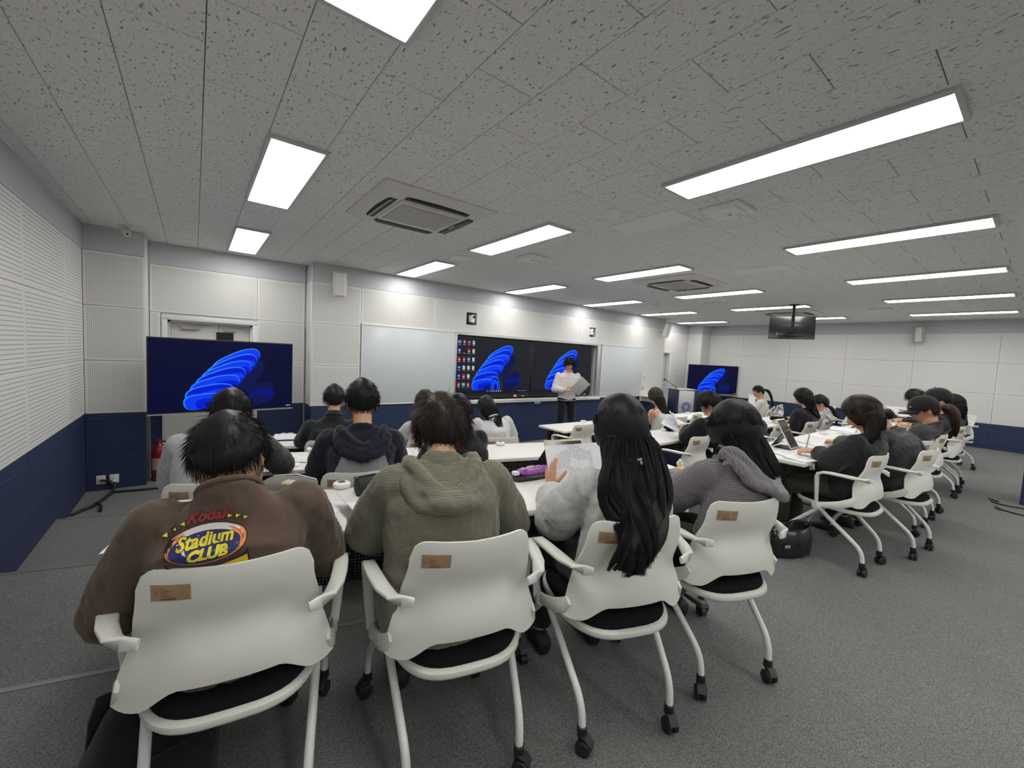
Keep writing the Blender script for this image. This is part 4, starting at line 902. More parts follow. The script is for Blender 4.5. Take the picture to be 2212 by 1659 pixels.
def short_hair(par,M,mname=M_hair,s=1.,seed=1,**kw):
    st=dict(SHORT); st.update(kw); R=np.random.default_rng(seed); naz,nel=44,16
    def thick(az,el):
        e=math.degrees(el); d=abs(math.degrees((az+PI)%(2*PI)-PI)); base=st['sidet']+(st['t']-st['sidet'])*sm(e,-5,35)+st['top']*sm(e,45,85)
        lowback=sm(e,math.degrees(hair_bound(az,st)),math.degrees(hair_bound(az,st))+22); return float(base*(.22+.78*lowback))
    rings=[]
    for j in range(nel+1):
        ring=[]
        for i in range(naz):
            az=2*PI*i/naz; b0=hair_bound(az,st)-math.radians(4); el=b0+(PI/2-.03-b0)*(j/nel)**.9; d=unit(head_pt(az,el))
            o=thick(az,el) if j>0 else -.008
            if j>0: o+=.004*noise.noise(Vector((d[0]*4+seed,d[1]*4,d[2]*4)))+.0025*noise.noise(Vector((d[0]*11+seed,d[1]*11,d[2]*11)))
            ring.append((head_pt(az,el)+d*o)*s)
        rings.append(ring)
    b=MB(); b.loft(rings,0,M); V0=np.vstack(b.v); Q0=[f if len(f)==4 else None for f in b.f]
    me=b.mesh('hair',[mname],angle=180)
    # strands that fall away from the whorl
    n=st['n']; az=R.uniform(0,2*PI,n); el=np.array([hair_bound(a,st)+(PI/2-hair_bound(a,st))*R.uniform(.02,.98)**.85 for a in az]); k=5; paths=np.zeros((n,k,3))
    wa,we=[math.radians(x) for x in st['whorl']]; W=unit(head_pt(wa,we))
    for i in range(n):
        a,e=az[i],el[i]; p=head_pt(a,e); d=unit(p); t=thick(a,e); q=p+d*t*.55
        f=q-W*np.linalg.norm(q); f=f-d*(f@d); f=unit(f)*.7+V3((0,0,-.5)); f=f-d*(f@d)*.8; f=f+R.normal(0,st['mess'],3); f=unit(f-d*(f@d)*.9); L=st['len']*R.uniform(.6,1.25); lift=st['lift']*R.uniform(.3,1.3)
        for j in range(k):
            x=j/(k-1); pp=q+f*L*x+d*lift*L*x*(1-x*.7); 
            dd=unit(pp); ell=math.asin(max(-1,min(1,dd[2]))); azz=math.atan2(dd[0],dd[1]); rr=np.linalg.norm(head_pt(azz,ell))+.004+t*.45
            if np.linalg.norm(pp)<rr: pp=dd*rr
            paths[i,j]=pp
    Mn=np.array(M); paths=(paths*s)@Mn[:3,:3].T+Mn[:3,3]
    V,Q=strands(paths,R.uniform(.7,1.5,n)*st['r']*s,[mname])
    return hair_object(par,me,V,Q,mname)
def hair_object(par,me,V,Q,m,name='hair'):
    P=co(me); F=[tuple(p.vertices) for p in me.polygons]; bpy.data.meshes.remove(me)
    quads=[f for f in F if len(f)==4]; caps=[f for f in F if len(f)!=4]
    fan=[]
    for f in caps:
        for i in range(1,len(f)-1,2):
            fan.append((f[0],f[i],f[i+1],f[i+2]) if i+2<len(f) else (f[0],f[i],f[i+1],f[i+1]))
    fan=[f for f in fan if len(set(f))==4]
    QQ=np.vstack([np.array(quads+fan),Q+len(P)]); return ob(name,fastmesh(name,np.vstack([P,V]),QQ,[m]),par)
def interp_path(pts,n):
    P=np.asarray(pts,float); d=np.r_[0,np.cumsum(np.linalg.norm(np.diff(P,axis=0),axis=1))]; t=np.linspace(0,d[-1],n)
    # smooth: monotone-ish cubic by two passes of linear + averaging
    Q=np.stack([np.interp(t,d,P[:,i]) for i in range(3)],1)
    for _ in range(max(2,n//12)): Q[1:-1]=(Q[:-2]+2*Q[1:-1]+Q[2:])/4
    return Q
def long_hair(par,M,curtain,width,depth,mname=M_hair,s=1.,seed=1,n=1800,wave=(0.,0.),wk=9.,az_front=62,t=.020,lat=(1,0,0),r=.0011,spread=1.,clump=7,front=30,ends=.06):
    """hair that covers the scalp and hangs along the polyline `curtain` (person space); width/depth are half sizes along it"""
    R=np.random.default_rng(seed); Mn=np.array(M); st=dict(SHORT,front=front,temple=-5,side=-30,behind=-45,nape=-50)
    naz,nel=48,16; rings=[]
    for j in range(nel+1):
        ring=[]
        for i in range(naz):
            az=2*PI*i/naz; d0=abs(math.degrees((az+PI)%(2*PI)-PI)); b0=math.radians(np.interp(d0,[0,24,38,54,100,180],[front,front-4,0,-38,-48,-50])); el=b0+(PI/2-.03-b0)*(j/nel)**.9; d=unit(head_pt(az,el))
            o=(t*(.75+.35*sm(math.degrees(el),0,70))+.003*noise.noise(Vector((d[0]*3+seed,d[1]*3,d[2]*3)))) if j>0 else -.006
            ring.append((head_pt(az,el)+d*o)*s)
        rings.append(ring)
    b=MB(); b.loft(rings,0,M)
    c0=np.array(M@Vector((0,-.028*s,.004*s))); curtain=[tuple(c0),tuple(np.array(M@Vector((0,-.045*s,-.05*s))))]+list(curtain)[1:]; width=[HA*s+t*.95,max(HA*s+t*.9,(width[0]+width[1])/2)]+list(width)[1:]; depth=[HB*s*.86,HB*s*.72]+list(depth)[1:]
    C=interp_path(curtain,26); tt=np.linspace(0,1,26); Wd=np.interp(tt,np.linspace(0,1,len(width)),width); Dp=np.interp(tt,np.linspace(0,1,len(depth)),depth); lat=unit(lat)
    T=np.gradient(C,axis=0); rings=[]
    for i in range(26):
        rings.append(ering(C[i],lat,T[i],max(Wd[i]*.86,.004),max(Dp[i]*.8,.003),20,2.2)); 
    W0=wave[0]+(wave[1]-wave[0])*tt**1.3
    for i in range(26):
        rings[i]=rings[i]+lat*W0[i]*.55*math.sin(wk*tt[i]+1.0)
    b.loft(rings); me=b.mesh('hair',[mname],angle=180)
    k=22; paths=np.zeros((n,k,3)); rootn=7
    for i in range(n):
        u=R.uniform(-1,1); q=R.uniform(-1,1); az=PI+u*math.radians(180-az_front); el0=math.radians(R.uniform(35,84) if abs(u)<.8 else R.uniform(20,75)); lo=math.radians(np.interp(abs(u),[0,1],[6,2]))
        pts=[]
        for j in range(rootn):
            el=el0+(lo-el0)*j/(rootn-1); p=head_pt(az,el); pts.append((p+unit(p)*(t*(.55+.5*R.uniform(0,1))))*s)
        pts=np.array(pts)@Mn[:3,:3].T+Mn[:3,3]
        end=26-int(26*abs(R.normal(0,ends))); end=max(14,min(26,end)); idx=np.linspace(1.2,end-1,k-rootn); cl=np.floor((u*.5+.5)*clump)+3*(q>0); ph=cl*1.9+R.normal(0,.18)
        for a,ii in enumerate(idx):
            f=int(ii); w=ii-f; f2=min(f+1,25); c=C[f]*(1-w)+C[f2]*w; wd=Wd[f]*(1-w)+Wd[f2]*w; dp=Dp[f]*(1-w)+Dp[f2]*w; wv=W0[f]; tq=ii/25
            uu=u*spread; cc=(cl%clump+.5)/clump*2-1; uu=uu*(1-.45*tq)+cc*.45*tq
            tan=T[f]/ (np.linalg.norm(T[f])+1e-9); nor=np.cross(lat,tan); nor/=np.linalg.norm(nor)+1e-9
            pts=np.vstack([pts, c+lat*(uu*wd+wv*math.sin(wk*tq+ph))+nor*((q*.95)*dp*math.sqrt(max(0,1-min(1,u*u*.8)))+wv*.7*math.cos(wk*tq+ph*1.3))])
        paths[i]=interp_path(pts,k)
    V,Q=strands(paths,R.uniform(.7,1.5,n)*r*s,[mname],tip=.2)
    return hair_object(par,me,V,Q,mname)
def ponytail(par,M,path,w,mname=M_hair,seed=3,n=350,s=1.,wave=.0):
    """hair tied back: tight cap with a hanging tail"""
    R=np.random.default_rng(seed); h=None
    C=interp_path(path,16); b=MB(); wd=np.interp(np.linspace(0,1,16),[0,.12,.5,1],[w*.5,w,w*.8,w*.25]); b.tube(C,wd*.8,12,up=(0,1,0.1))
    me=b.mesh('ponytail',[mname],angle=180); paths=np.zeros((n,14,3)); Ci=interp_path(path,14)
    for i in range(n):
        a=R.uniform(0,2*PI); rr=math.sqrt(R.uniform(0,1)); wi=np.interp(np.linspace(0,1,14),[0,.12,.5,1],[w*.5,w,w*.9,w*.45]); ph=R.uniform(0,1)
        for j in range(14): paths[i,j]=Ci[j]+V3((math.cos(a),.6*math.sin(a),.3*math.sin(a)))*rr*wi[j]+V3((wave*math.sin(7*j/13+ph),0,0))
    V,Q=strands(paths,R.uniform(.7,1.4,n)*.0013,[mname]); return hair_object(par,me,V,Q,mname,'ponytail')

def hand(mb,W,D,N,thumb,curl=(.35,.5,.35),s=1.,spread=.10,tcurl=.4):
    """five-finger hand. W wrist, D towards the fingers, N back of the hand, thumb = +1/-1 side along D x N"""
    W,D,N=V3(W),unit(D),unit(N); N=unit(N-D*(N@D)); L=np.cross(D,N)*thumb
    rings=[]
    for t,w,h in((-.012,.023,.017),(.012,.027,.016),(.04,.036,.0155),(.068,.040,.014),(.084,.037,.011)): rings.append(ering(W+D*t*s-L*.002*s,L,D,w*s,h*s,12,2.6))
    mb.loft(rings)
    for i,(o,ln,r) in enumerate(((.029,.066,.0082),(.010,.075,.0086),(-.009,.070,.0082),(-.027,.054,.0074))):
        p=W+D*.078*s+L*o*s; a=0.; d=unit(D+L*spread*(1.2-i*.8)); pts=[p-d*.012*s,p]; c=[curl[0]+.05*i,curl[1]+.05*i,curl[2]]
        for j,f in enumerate((.46,.31,.23)):
            a+=c[j]; dd=d*math.cos(a)-N*math.sin(a); m_=p+dd*ln*s*f*.5; p=p+dd*ln*s*f; pts+= [m_,p]
        mb.tube(pts,np.interp(np.arange(len(pts)),[0,len(pts)-1],[r*1.05,r*.78])*s,8,round_=True)
    p=W+D*.020*s+L*.026*s-N*.004*s; d=unit(D*.62+L*.72-N*.32); pts=[p-d*.012*s]; a=0.
    for j,f in enumerate((.030,.030,.024)):
        pts.append(p); dd=unit(d*math.cos(a)+(D*.75-L*.55-N*.25)*math.sin(a)); p=p+dd*f*s; a+=tcurl
    pts.append(p); mb.tube(pts,np.array([.0125,.0118,.0105,.0095,.008])*s,8,round_=True)

def clamp_back(me,margin):
    P=co(me).astype(float); x,y,z=P.T; u=np.clip(x/.232,-1,1); v=np.clip((z-.50)/.315,0,1)
    yf=back_y(u,v)+.0065+margin; w=sm(z,.40,.46)*(1-sm(z,.815,.90))*(1-sm(np.abs(x),.225,.275)); tgt=np.maximum(y,yf); P[:,1]=y+(tgt-y)*w
    me.vertices.foreach_set('co',P.astype(np.float32).ravel()); me.update()
def person(key,label,chair_key,head,rot,neck,sL,sR,eL,eR,wL,wR,top,sleeve='long',bottom=C_trb,shoe=M_shoe,bx=1.,det=1,hip=None,hands=(None,None),hs=.96,pos=None,loose=.016,sw=.0,sL_col=None,hem=.47,seed=0,kn=None,collar=True,necksz=.052,legs='sit',fold=1.,arm_s=1.):
    x,y,yaw,z=CHAIRS[chair_key] if pos is None else pos
    root=thing('person',label,'person',(x,y,z),math.radians(yaw),'people in the classroom')
    M=head_matrix(head,rot); neck,sL,sR,eL,eR,wL,wR,head=[V3(q) for q in (neck,sL,sR,eL,eR,wL,wR,head)]
    vox={2:(.0075,.009),1:(.011,.013),0:(.014,.017)}[det]
    hp=V3(hip) if hip is not None else V3((neck[0]*.45,-.075,.53)); sx=unit(sR-sL)
    if legs=='sit':
        waist=hp+(neck-hp)*.38+V3((0,-.02,0)); chest=hp+(neck-hp)*.72+V3((0,-.018,0))
    else: waist=hp+(neck-hp)*.36; chest=hp+(neck-hp)*.72+V3((0,-.01,0))
    shl=(sL+sR)/2; span=np.linalg.norm(sR-sL)/2
    lath=V3((1,0,0)) if legs=='sit' else unit(V3((sx[0],sx[1],0)))
    def torso(mb,o,z_low=None):
        low=hp+V3((0,0,-.055)) if z_low is None else V3((hp[0],hp[1],z_low))
        t=unit(neck-hp)
        R=[ering(low,lath,(0,0,1),.158*bx+o,.108*bx+o),ering(hp,lath,(0,.0,1),.165*bx+o,.115*bx+o),ering(waist,unit(lath+sx),unit(chest-hp),.146*bx+o,.104*bx+o),ering((waist+chest)/2,unit(lath*.5+sx),unit(chest-hp),.152*bx+o,.108*bx+o),ering(chest,sx,unit(neck-waist),max(.150*bx,span*.93)+o,.106*bx+o),ering(shl+(neck-shl)*.06+V3((0,.0,-.022)),sx,unit(neck-chest),span*1.08+o*.6,.084*bx+o),ering(shl+(neck-shl)*.40+V3((0,0,-.004)),sx,unit(neck-chest),span*.86+o*.4,.070+o*.7),ering(shl+(neck-shl)*.70,sx,unit(neck-chest),span*.52+o*.5,.060+o*.7),ering(neck,sx,unit(head-neck),necksz+.012+o*.6,necksz+.012+o*.6)]
        mb.loft(R)
    def arm(mb,S,E,Wr,o,f=1.,sw=0.):
        S,E,Wr=V3(S),V3(E),V3(Wr); pts=[S,S+(E-S)*.35,S+(E-S)*.7,E,E+(Wr-E)*.3,E+(Wr-E)*.65,Wr]; r=np.array([.050,.047,.043,.039,.038,.033,.026])*arm_s+o+np.array([0,.3,.8,1,.9,.6,.1])*sw
        P=interp_path(pts,15); r=np.interp(np.linspace(0,1,15),np.linspace(0,1,7),r)
        m=max(2,int(round(15*f))); mb.tube(P[:m],r[:m],14,round_=False,up=(.2,.3,1)); mb.sphere(S,.047*arm_s+o,14,10)
        if f>.55: mb.sphere(tuple(E),(.039*arm_s+o+sw)*1.0,12,8)
        return P[m-1],P[m-1]-P[m-2],r[m-1]
    # ---- one continuous skin surface
    b=MB(); torso(b,-.020 if sleeve!='none' else -.004); nk=unit(head-neck); b.tube([neck-nk*.010,neck+nk*.02,head+V3(np.array(M)[:3,:3]@V3((0,-.022,-.055)))],[necksz-.004,necksz,necksz],16)
    add_head(b,M,hs)
    for S,E,Wr in((sL,eL,wL),(sR,eR,wR)): arm(b,S,E,Wr,-.006)
    if legs=='sit':
        k=kn or ((-.115,.31,.50),(.115,.31,.50),(-.13,.30,.085),(.13,.30,.085)); hj=[hp+V3((-.085,.03,-.01)),hp+V3((.085,.03,-.01))]
    else: k=kn; hj=[hp+V3((-.085,0,0)),hp+V3((.085,0,0))]
    for i in(0,1):
        K,A=V3(k[i]),V3(k[2+i]); b.tube(interp_path([hj[i],hj[i]+(K-hj[i])*.5,K,K+(A-K)*.35,A],12),np.interp(np.linspace(0,1,12),[0,.4,.55,.75,1],[.078,.064,.050,.048,.034]),12,up=(0,1,.3))
    me=remesh(b,vox[0],3)
    if legs=='sit': clamp_back(me,.016)
    body=ob('body',me,root); me.materials.append(M_skin)
    hb=MB(); any_=False
    for Wr,E,h,sd in((wL,eL,hands[0],1),(wR,eR,hands[1],-1)):
        h=h or {}; D=h.get('D',unit(Wr-E)); N=h.get('N',(0,0,1)); hand(hb,Wr,D,N,h.get('thumb',sd),h.get('curl',(.35,.5,.35)),h.get('s',.94 if det<2 else .92),h.get('spread',.1),h.get('tcurl',.4))
    hm=remesh(hb,.0034,1) if det==2 else hb.mesh('hands',smooth=True,angle=180)
    # hands belong to the body mesh
    bm=bmesh.new(); bm.from_mesh(me); bm.from_mesh(hm); bm.to_mesh(me); bm.free(); me.polygons.foreach_set('use_smooth',[True]*len(me.polygons)); me.polygons.foreach_set('material_index',[0]*len(me.polygons)); me.update(); bpy.data.meshes.remove(hm)
    face_parts(root,M,hs)
    # ---- clothes
    b=MB(); torso(b,loose,hem); cuffs=[]
    f={'long':.96,'short':.52,'half':.60,'cap':.34,'none':0}[sleeve]
    if f:
        for S,E,Wr in((sL,eL,wL),(sR,eR,wR)): cuffs.append(arm(b,S,E,Wr,loose*.85,f,sw))
    me=remesh(b,vox[1],7)
    if fold:
        displace(me,.0085*fold,13,seed*3.1,(1,1,.55)); displace(me,.0045*fold,34,seed+5,(1,1,.6),True)
    if legs=='sit': clamp_back(me,.003)
    g=ob('top',me,root)
    if isinstance(top,tuple):
        me.materials.append(top[0]); me.materials.append(top[1]); P=co(me); ids=[]
        for p in me.polygons:
            c=V3(p.center); ids.append(1 if top[2](c) else 0)
        me.polygons.foreach_set('material_index',ids)
    else: me.materials.append(top)
    tm=top[0] if isinstance(top,tuple) else top
    if collar:
        b=MB(); c=neck+nk*.004; R_=ering(c,sx,nk,necksz+.020,necksz+.020,22); b.tube(np.vstack([R_,R_[:2]]),.0085,8,cap=False); b.build('collar_rib',tm,root)
    b=MB()
    for i in(0,1):
        K,A=V3(k[i]),V3(k[2+i]); b.tube(interp_path([hj[i]+V3((0,-.06,0)) if legs=='sit' else hj[i]+V3((0,0,.06)),hj[i]+(K-hj[i])*.5,K,K+(A-K)*.4,A+V3((0,0,.02))],12),np.interp(np.linspace(0,1,12),[0,.4,.55,.75,1],[.094,.080,.068,.066,.058]),12,up=(0,1,.3))
    b.loft([ering(hp+V3((0,0,dz)),lath,(0,0,1),rx*bx,ry*bx) for dz,rx,ry in((-.07,.15,.105),(-.02,.172,.122),(.04,.168,.118),(.075,.160,.112))])
    me=remesh(b,vox[1]*1.15,3); displace(me,.008,12,seed+9)
    if legs=='sit': clamp_back(me,.006)
    me.materials.append(bottom); ob('trousers',me,root)
    for i in(0,1):
        A=V3(k[2+i]); b=MB(); th=.0 if legs=='sit' else math.atan2(-lath[1]*0,1)
        Mx=TR(A[0],A[1],A[2]-.085,rz=0 if legs=='sit' else math.atan2(lath[1],lath[0]))
        b.loft([ering((0,yy,hh*.5+.001),(1,0,0),(0,1,0),ww,hh*.5,14,2.6) for yy,ww,hh in((-.075,.022,.05),(-.065,.036,.075),(-.02,.038,.09),(.05,.044,.066),(.11,.046,.05),(.155,.036,.040),(.172,.016,.026))],0,Mx); b.build('shoe',shoe,root,angle=60)
    return root,M,g
def hood(par,neck,back,m,w=.10,tip=.13,drop=.11,r=.036,lat=(1,0,0),voxel=.008,seed=0,front=.07,tilt=0.,fold2=True,bs=1.):
    """a hood lying on the shoulders: rolled rim around the neck and a pouch hanging down the back"""
    n=V3(neck); L=unit(lat); Bk=unit(V3(back))*bs; U=V3((0,0,1)); P=lambda a,bb,c: tuple(n+L*a+Bk*bb+U*(c+a*tilt))
    b=MB()
    rim=interp_path([P(-w*.55,-front,-.055),P(-w*.95,-.02,-.01),P(-w*1.0,.035,.005),P(-w*.75,.075,-.03),P(-w*.3,.105,-.075),P(0,.115,-.090),P(w*.3,.105,-.075),P(w*.75,.075,-.03),P(w*1.0,.035,.005),P(w*.95,-.02,-.01),P(w*.55,-front,-.055)],30)
    b.tube(rim,np.interp(np.linspace(0,1,30),[0,.2,.5,.8,1],[r*.4,r*.66,r*.55,r*.66,r*.4]),12)
    out=interp_path([P(-w*1.05,.0,-.015),P(-w*1.12,.06,-.055),P(-w*.8,.105,-.12),P(-w*.3,.135,-tip-.03),P(0,.14,-tip-.05),P(w*.3,.135,-tip-.03),P(w*.8,.105,-.12),P(w*1.12,.06,-.055),P(w*1.05,.0,-.015)],30)
    b.tube(out,np.interp(np.linspace(0,1,30),[0,.2,.5,.8,1],[r*.5,r*.8,r*.75,r*.8,r*.5]),12)
    if fold2:
        mid=[(np.array(a)+np.array(c))/2 for a,c in zip(rim,out)]; b.tube(mid,np.interp(np.linspace(0,1,30),[0,.3,.5,.7,1],[r*.4,r*.6,r*.75,r*.6,r*.4]),12)
    R=[ering(n+Bk*(.02+.07*t)+U*(.0-.14*t),L,(Bk*.3-U),(w*1.0)*(1-.45*t),.03+.015*math.sin(PI*t),16) for t in np.linspace(0,1,7)]
    b.loft(R); me=remesh(b,voxel,3); displace(me,.004,24,seed,(1,1,1),True); me.materials.append(m); return ob('hood',me,par)
def cap(par,M,m,s=1.,seed=0,dz=.0):
    b=MB(); rings=[]
    for j in range(9):
        el=math.radians(6+ 82*j/8); rings.append([tuple((head_pt(2*PI*i/36,el-math.radians(8)*(1-j/8)*math.cos(2*PI*i/36+PI)*.0)+unit(head_pt(2*PI*i/36,el))*(.016+.006*math.sin(PI*j/8)))*s+V3((0,0,.004))) for i in range(36)])
    b.loft(rings,0,M); o=b.build('cap',m,par,angle=70)
    b=MB(); V=[];F=[]; nu,nv=15,5
    for k_,dzz in((0,.0),(1,-.005)):
        for j in range(nv):
            for i in range(nu):
                a=(i/(nu-1)-.5)*2; az=a*math.radians(62); p=head_pt(az,math.radians(7)); o2=unit(p)*.016; p=(p+o2)*s; ext=.075*(j/(nv-1))*math.cos(a*1.25)*s
                V.append(p+V3((0,ext,-.012*(j/(nv-1))-.02*a*a*(j/(nv-1))+dzz+.004)))
    n=nu*nv
    for j in range(nv-1):
        for i in range(nu-1): q=j*nu+i; F+= [(q,q+1,q+nu+1,q+nu),(n+q+nu,n+q+nu+1,n+q+1,n+q)]
    bd=[i for i in range(nu)]+[j*nu+nu-1 for j in range(1,nv)]+[(nv-1)*nu+i for i in range(nu-2,-1,-1)]+[j*nu for j in range(nv-2,0,-1)]
    for a,c in zip(bd,bd[1:]+bd[:1]): F.append((c,a,n+a,n+c))
    b.add(V,F,0,M); b.build('cap_brim',m,o,angle=60)
    b=MB(); b.sphere(tuple(head_pt(0,PI/2-.02)*s+V3((0,0,.022))),(.008,.008,.004),10,6,0,M); b.build('cap_button',m,o); return o
# ================================================================ PEOPLE
# 1 --- man in the brown printed T-shirt
r1,M1,g1=person(1,'man in a brown T-shirt with a big yellow and blue back print',1,(-.022,-.06,1.030),(32,6,9),(-.012,-.135,.955),(-.165,-.115,.885),(.160,-.105,.900),(-.285,-.035,.63),(.228,.015,.675),(-.16,.20,.755),(.09,.26,.755),C_brown,'half',C_trb,bx=1.06,det=2,loose=.022,sw=.016,seed=1)
short_hair(r1,M1,M_hair,.98,1,t=.026,top=.006,sidet=.024,nape=-42,behind=-16,n=3200,len=.05,mess=.22,lift=.16)
b=MB()
for s in(-1,1):
    n=20; b.tube([(s*.033+.021*math.cos(2*PI*i/n),.110,.0+.018*math.sin(2*PI*i/n)) for i in range(n+1)],.0018,6,0,M1); b.tube([(s*.054,.108,.006),(s*.076,.06,.008),(s*.082,-.01,.008),(s*.081,-.025,-.004)],.0020,6,0,M1)
b.tube([(-.012,.112,.002),(0,.114,.006),(.012,.112,.002)],.0016,6,0,M1); b.build('glasses',M_black,r1)
b=MB(); V=[]
for j,z_ in enumerate(np.linspace(-.030,-.105,6)):
    for i,a in enumerate(np.linspace(-1.25,1.25,11)):
        p=head_pt(a,math.asin(max(-.99,z_/.125))); q=p+unit(p)*(.012+(.016 if abs(a)<.3 and j<3 else 0)); V.append(tuple(q))
b.add(V,[(j*11+i,j*11+i+1,j*11+i+12,j*11+i+11) for j in range(5) for i in range(10)],0,M1); b.build('face_mask',M_plain,r1)
# print on the back, wrapped onto the cloth
from mathutils.bvhtree import BVHTree
gm=g1.data; bvh=BVHTree.FromPolygons([v.co.copy() for v in gm.vertices],[tuple(p.vertices) for p in gm.polygons])
P_or=mat('print_orange',srgb(232,140,84),.8); P_wh=mat('print_white',srgb(222,216,216),.8); P_bl=mat('print_blue',srgb(42,50,112),.8); P_ye=mat('print_yellow',srgb(226,212,70),.8); P_yd=mat('print_golden_yellow',srgb(220,180,40),.8); P_rd=mat('print_red',srgb(150,52,52),.8); P_bk=mat('print_black',(.018,.015,.017),.8)
pc=(-.050,.864); pr=math.radians(7.5)
prt=MB(); lay_=[0]
def onback(pts,lift):
    o=[]
    for x,z_ in pts:
        x,z_=x*.80,z_*.80; X=pc[0]+x*math.cos(pr)-z_*math.sin(pr); Z=pc[1]+x*math.sin(pr)+z_*math.cos(pr)
        h=bvh.ray_cast(Vector((X,-.9,Z)),Vector((0,1,0)))
        y=h[0].y if h[0] is not None else -.2; o.append((X,y-.0028-lift,Z))
    return o
def padd(V,F,mi):
    lay_[0]+=1; prt.add(onback(V,.00035*lay_[0]),F,mi)
def disc(cx,cz,a,c,mi,n=40,rings=6):
    V=[(cx,cz)]; F=[]
    for k in range(1,rings+1): V+=[(cx+a*k/rings*math.cos(2*PI*i/n),cz+c*k/rings*math.sin(2*PI*i/n)) for i in range(n)]
    for i in range(n): F.append((0,1+i,1+(i+1)%n))
    for k in range(rings-1):
        for i in range(n): q=1+k*n; F.append((q+i,q+n+i,q+n+(i+1)%n,q+(i+1)%n))
    padd(V,F,mi)
def grid(poly_fn,nu,nv,mi):
    V=[poly_fn(i/nu,j/nv) for j in range(nv+1) for i in range(nu+1)]; F=[(j*(nu+1)+i,j*(nu+1)+i+1,(j+1)*(nu+1)+i+1,(j+1)*(nu+1)+i) for j in range(nv) for i in range(nu)]; padd(V,F,mi)
a_,c_=.104,.051
grid(lambda u,v:(-.106+.212*u, -.145+ (.113-.030*(1-(2*u-1)**2)**.5)*v),24,8,6)      # dark strip under the oval
grid(lambda u,v:(-.045+.146*u, -.145+(.103-.028*(1-(1.35*u-.60)**2)**.5+.008*u)*v),18,8,4)   # golden block
disc(0,0,a_+.003,c_+.003,6); disc(0,0,a_,c_,0); disc(.004,.008,a_*.86,c_*.86,1); disc(-.002,-.002,a_*.93,c_*.90,6); disc(-.002,-.002,a_*.915,c_*.885,0); disc(0,.006,a_*.72,c_*.86,1); disc(-.003,-.006,a_*.875,c_*.80,6); disc(-.003,-.006,a_*.862,c_*.785,2)
def letters(s,size,cx,cz,shear,mi,bold,outline=6,ob_=.0,sx=1.,arc=0.):
    for m_,bd in((outline,bold+ob_),(mi,bold)):
        if m_ is None: continue
        V,F=text_mesh(s,size,shear,bd,sub=2); V=V[:,:2]*np.array([sx,1]); padd([(cx+x,cz+y-arc*x*x) for x,y in V],F,m_)
letters('Stadium',.046,-.004,.012,.28,3,.0016,6,.0016,.98); letters('CLUB',.037,.000,-.024,.22,3,.0022,6,.0014,1.12)
letters('Kodak',.040,.006,.076,.42,5,.0013,6,.0012,1.05,1.5)
for x,z_,a in ((-.105,.040,-.5),(-.083,.054,-.4),(-.058,.064,-.3),(.066,.066,.2),(.087,.062,-.1),(.107,.052,-.3)):
    d=-1 if x<0 else 1
    for k,m_ in((.0088,6),(.0058,3)): padd([(x-k*d*1.1,z_-k),(x+k*d*1.3,z_-k*.2),(x-k*d*.9,z_+k)],[(0,1,2)],m_)
prt.build('back_print',[P_or,P_wh,P_bl,P_ye,P_yd,P_rd,P_bk],r1,smooth=False)

# 2 --- man in the olive ribbed hoodie
r2,M2,g2=person(2,'man with tousled hair in an olive ribbed hoodie',2,(-.035,.095,1.072),(30,10,0),(-.055,.0,.985),(-.205,-.025,.925),(.115,-.02,.92),(-.270,.10,.735),(.255,.115,.70),(-.14,.33,.758),(.09,.34,.758),C_olive,'long',C_trb,bx=1.10,det=2,loose=.026,sw=.028,seed=2,hip=(-.055,-.08,.53),collar=False)
short_hair(r2,M2,M_hairb,1.0,5,t=.027,top=.012,sidet=.022,nape=-50,behind=-26,side=-22,n=3400,len=.062,mess=.34,lift=.20)
hood(r2,(-.058,-.005,1.0),(0,-1,.0),C_olive,w=.112,tip=.06,r=.036,seed=2,voxel=.006,bs=1.35)
# 3 --- woman with long wavy hair
r3,M3,g3=person(3,'woman with long wavy black hair in a white sweatshirt, reading a sheet',3,(.055,.01,1.077),(12,-6,0),(.055,-.06,.955),(-.095,-.035,.875),(.200,-.035,.870),(-.155,.125,.69),(.30,.14,.70),(-.102,.322,.752),(.01,.262,.742),C_sweat,'long',C_trb,bx=.96,det=2,loose=.026,sw=.034,seed=3,hip=(.03,-.075,.53),
  hands=(dict(D=(.06,.30,.95),N=(-.93,-.30,.1),curl=(.12,.18,.12),spread=.06,tcurl=.15),dict(D=(-.98,.18,-.05),N=(0.05,-.2,.97),curl=(.25,.45,.3),spread=.08)))
long_hair(r3,M3,[(.055,-.06,1.03),(.050,-.10,.95),(.025,-.165,.87),(-.010,-.240,.815),(-.040,-.292,.775),(-.060,-.314,.725),(-.085,-.318,.680)],[.118,.145,.165,.135,.100,.078,.036],[.062,.050,.045,.040,.034,.030,.014],M_hair,1.0,3,5200,(.004,.050),9.5,46,.037,clump=9,r=.0010)
b=MB(); c=V3((-.102,.322,.752))+V3((.06,.30,.95))*-.004; R_=ering(c,(0,1,0),(.06,.30,.95),.0235,.0285,20); b.tube(np.vstack([R_,R_[:2]]),.0034,6,cap=False); b.build('bead_bracelet',mat('dark_beads',(.03,.02,.018),.3),r3)
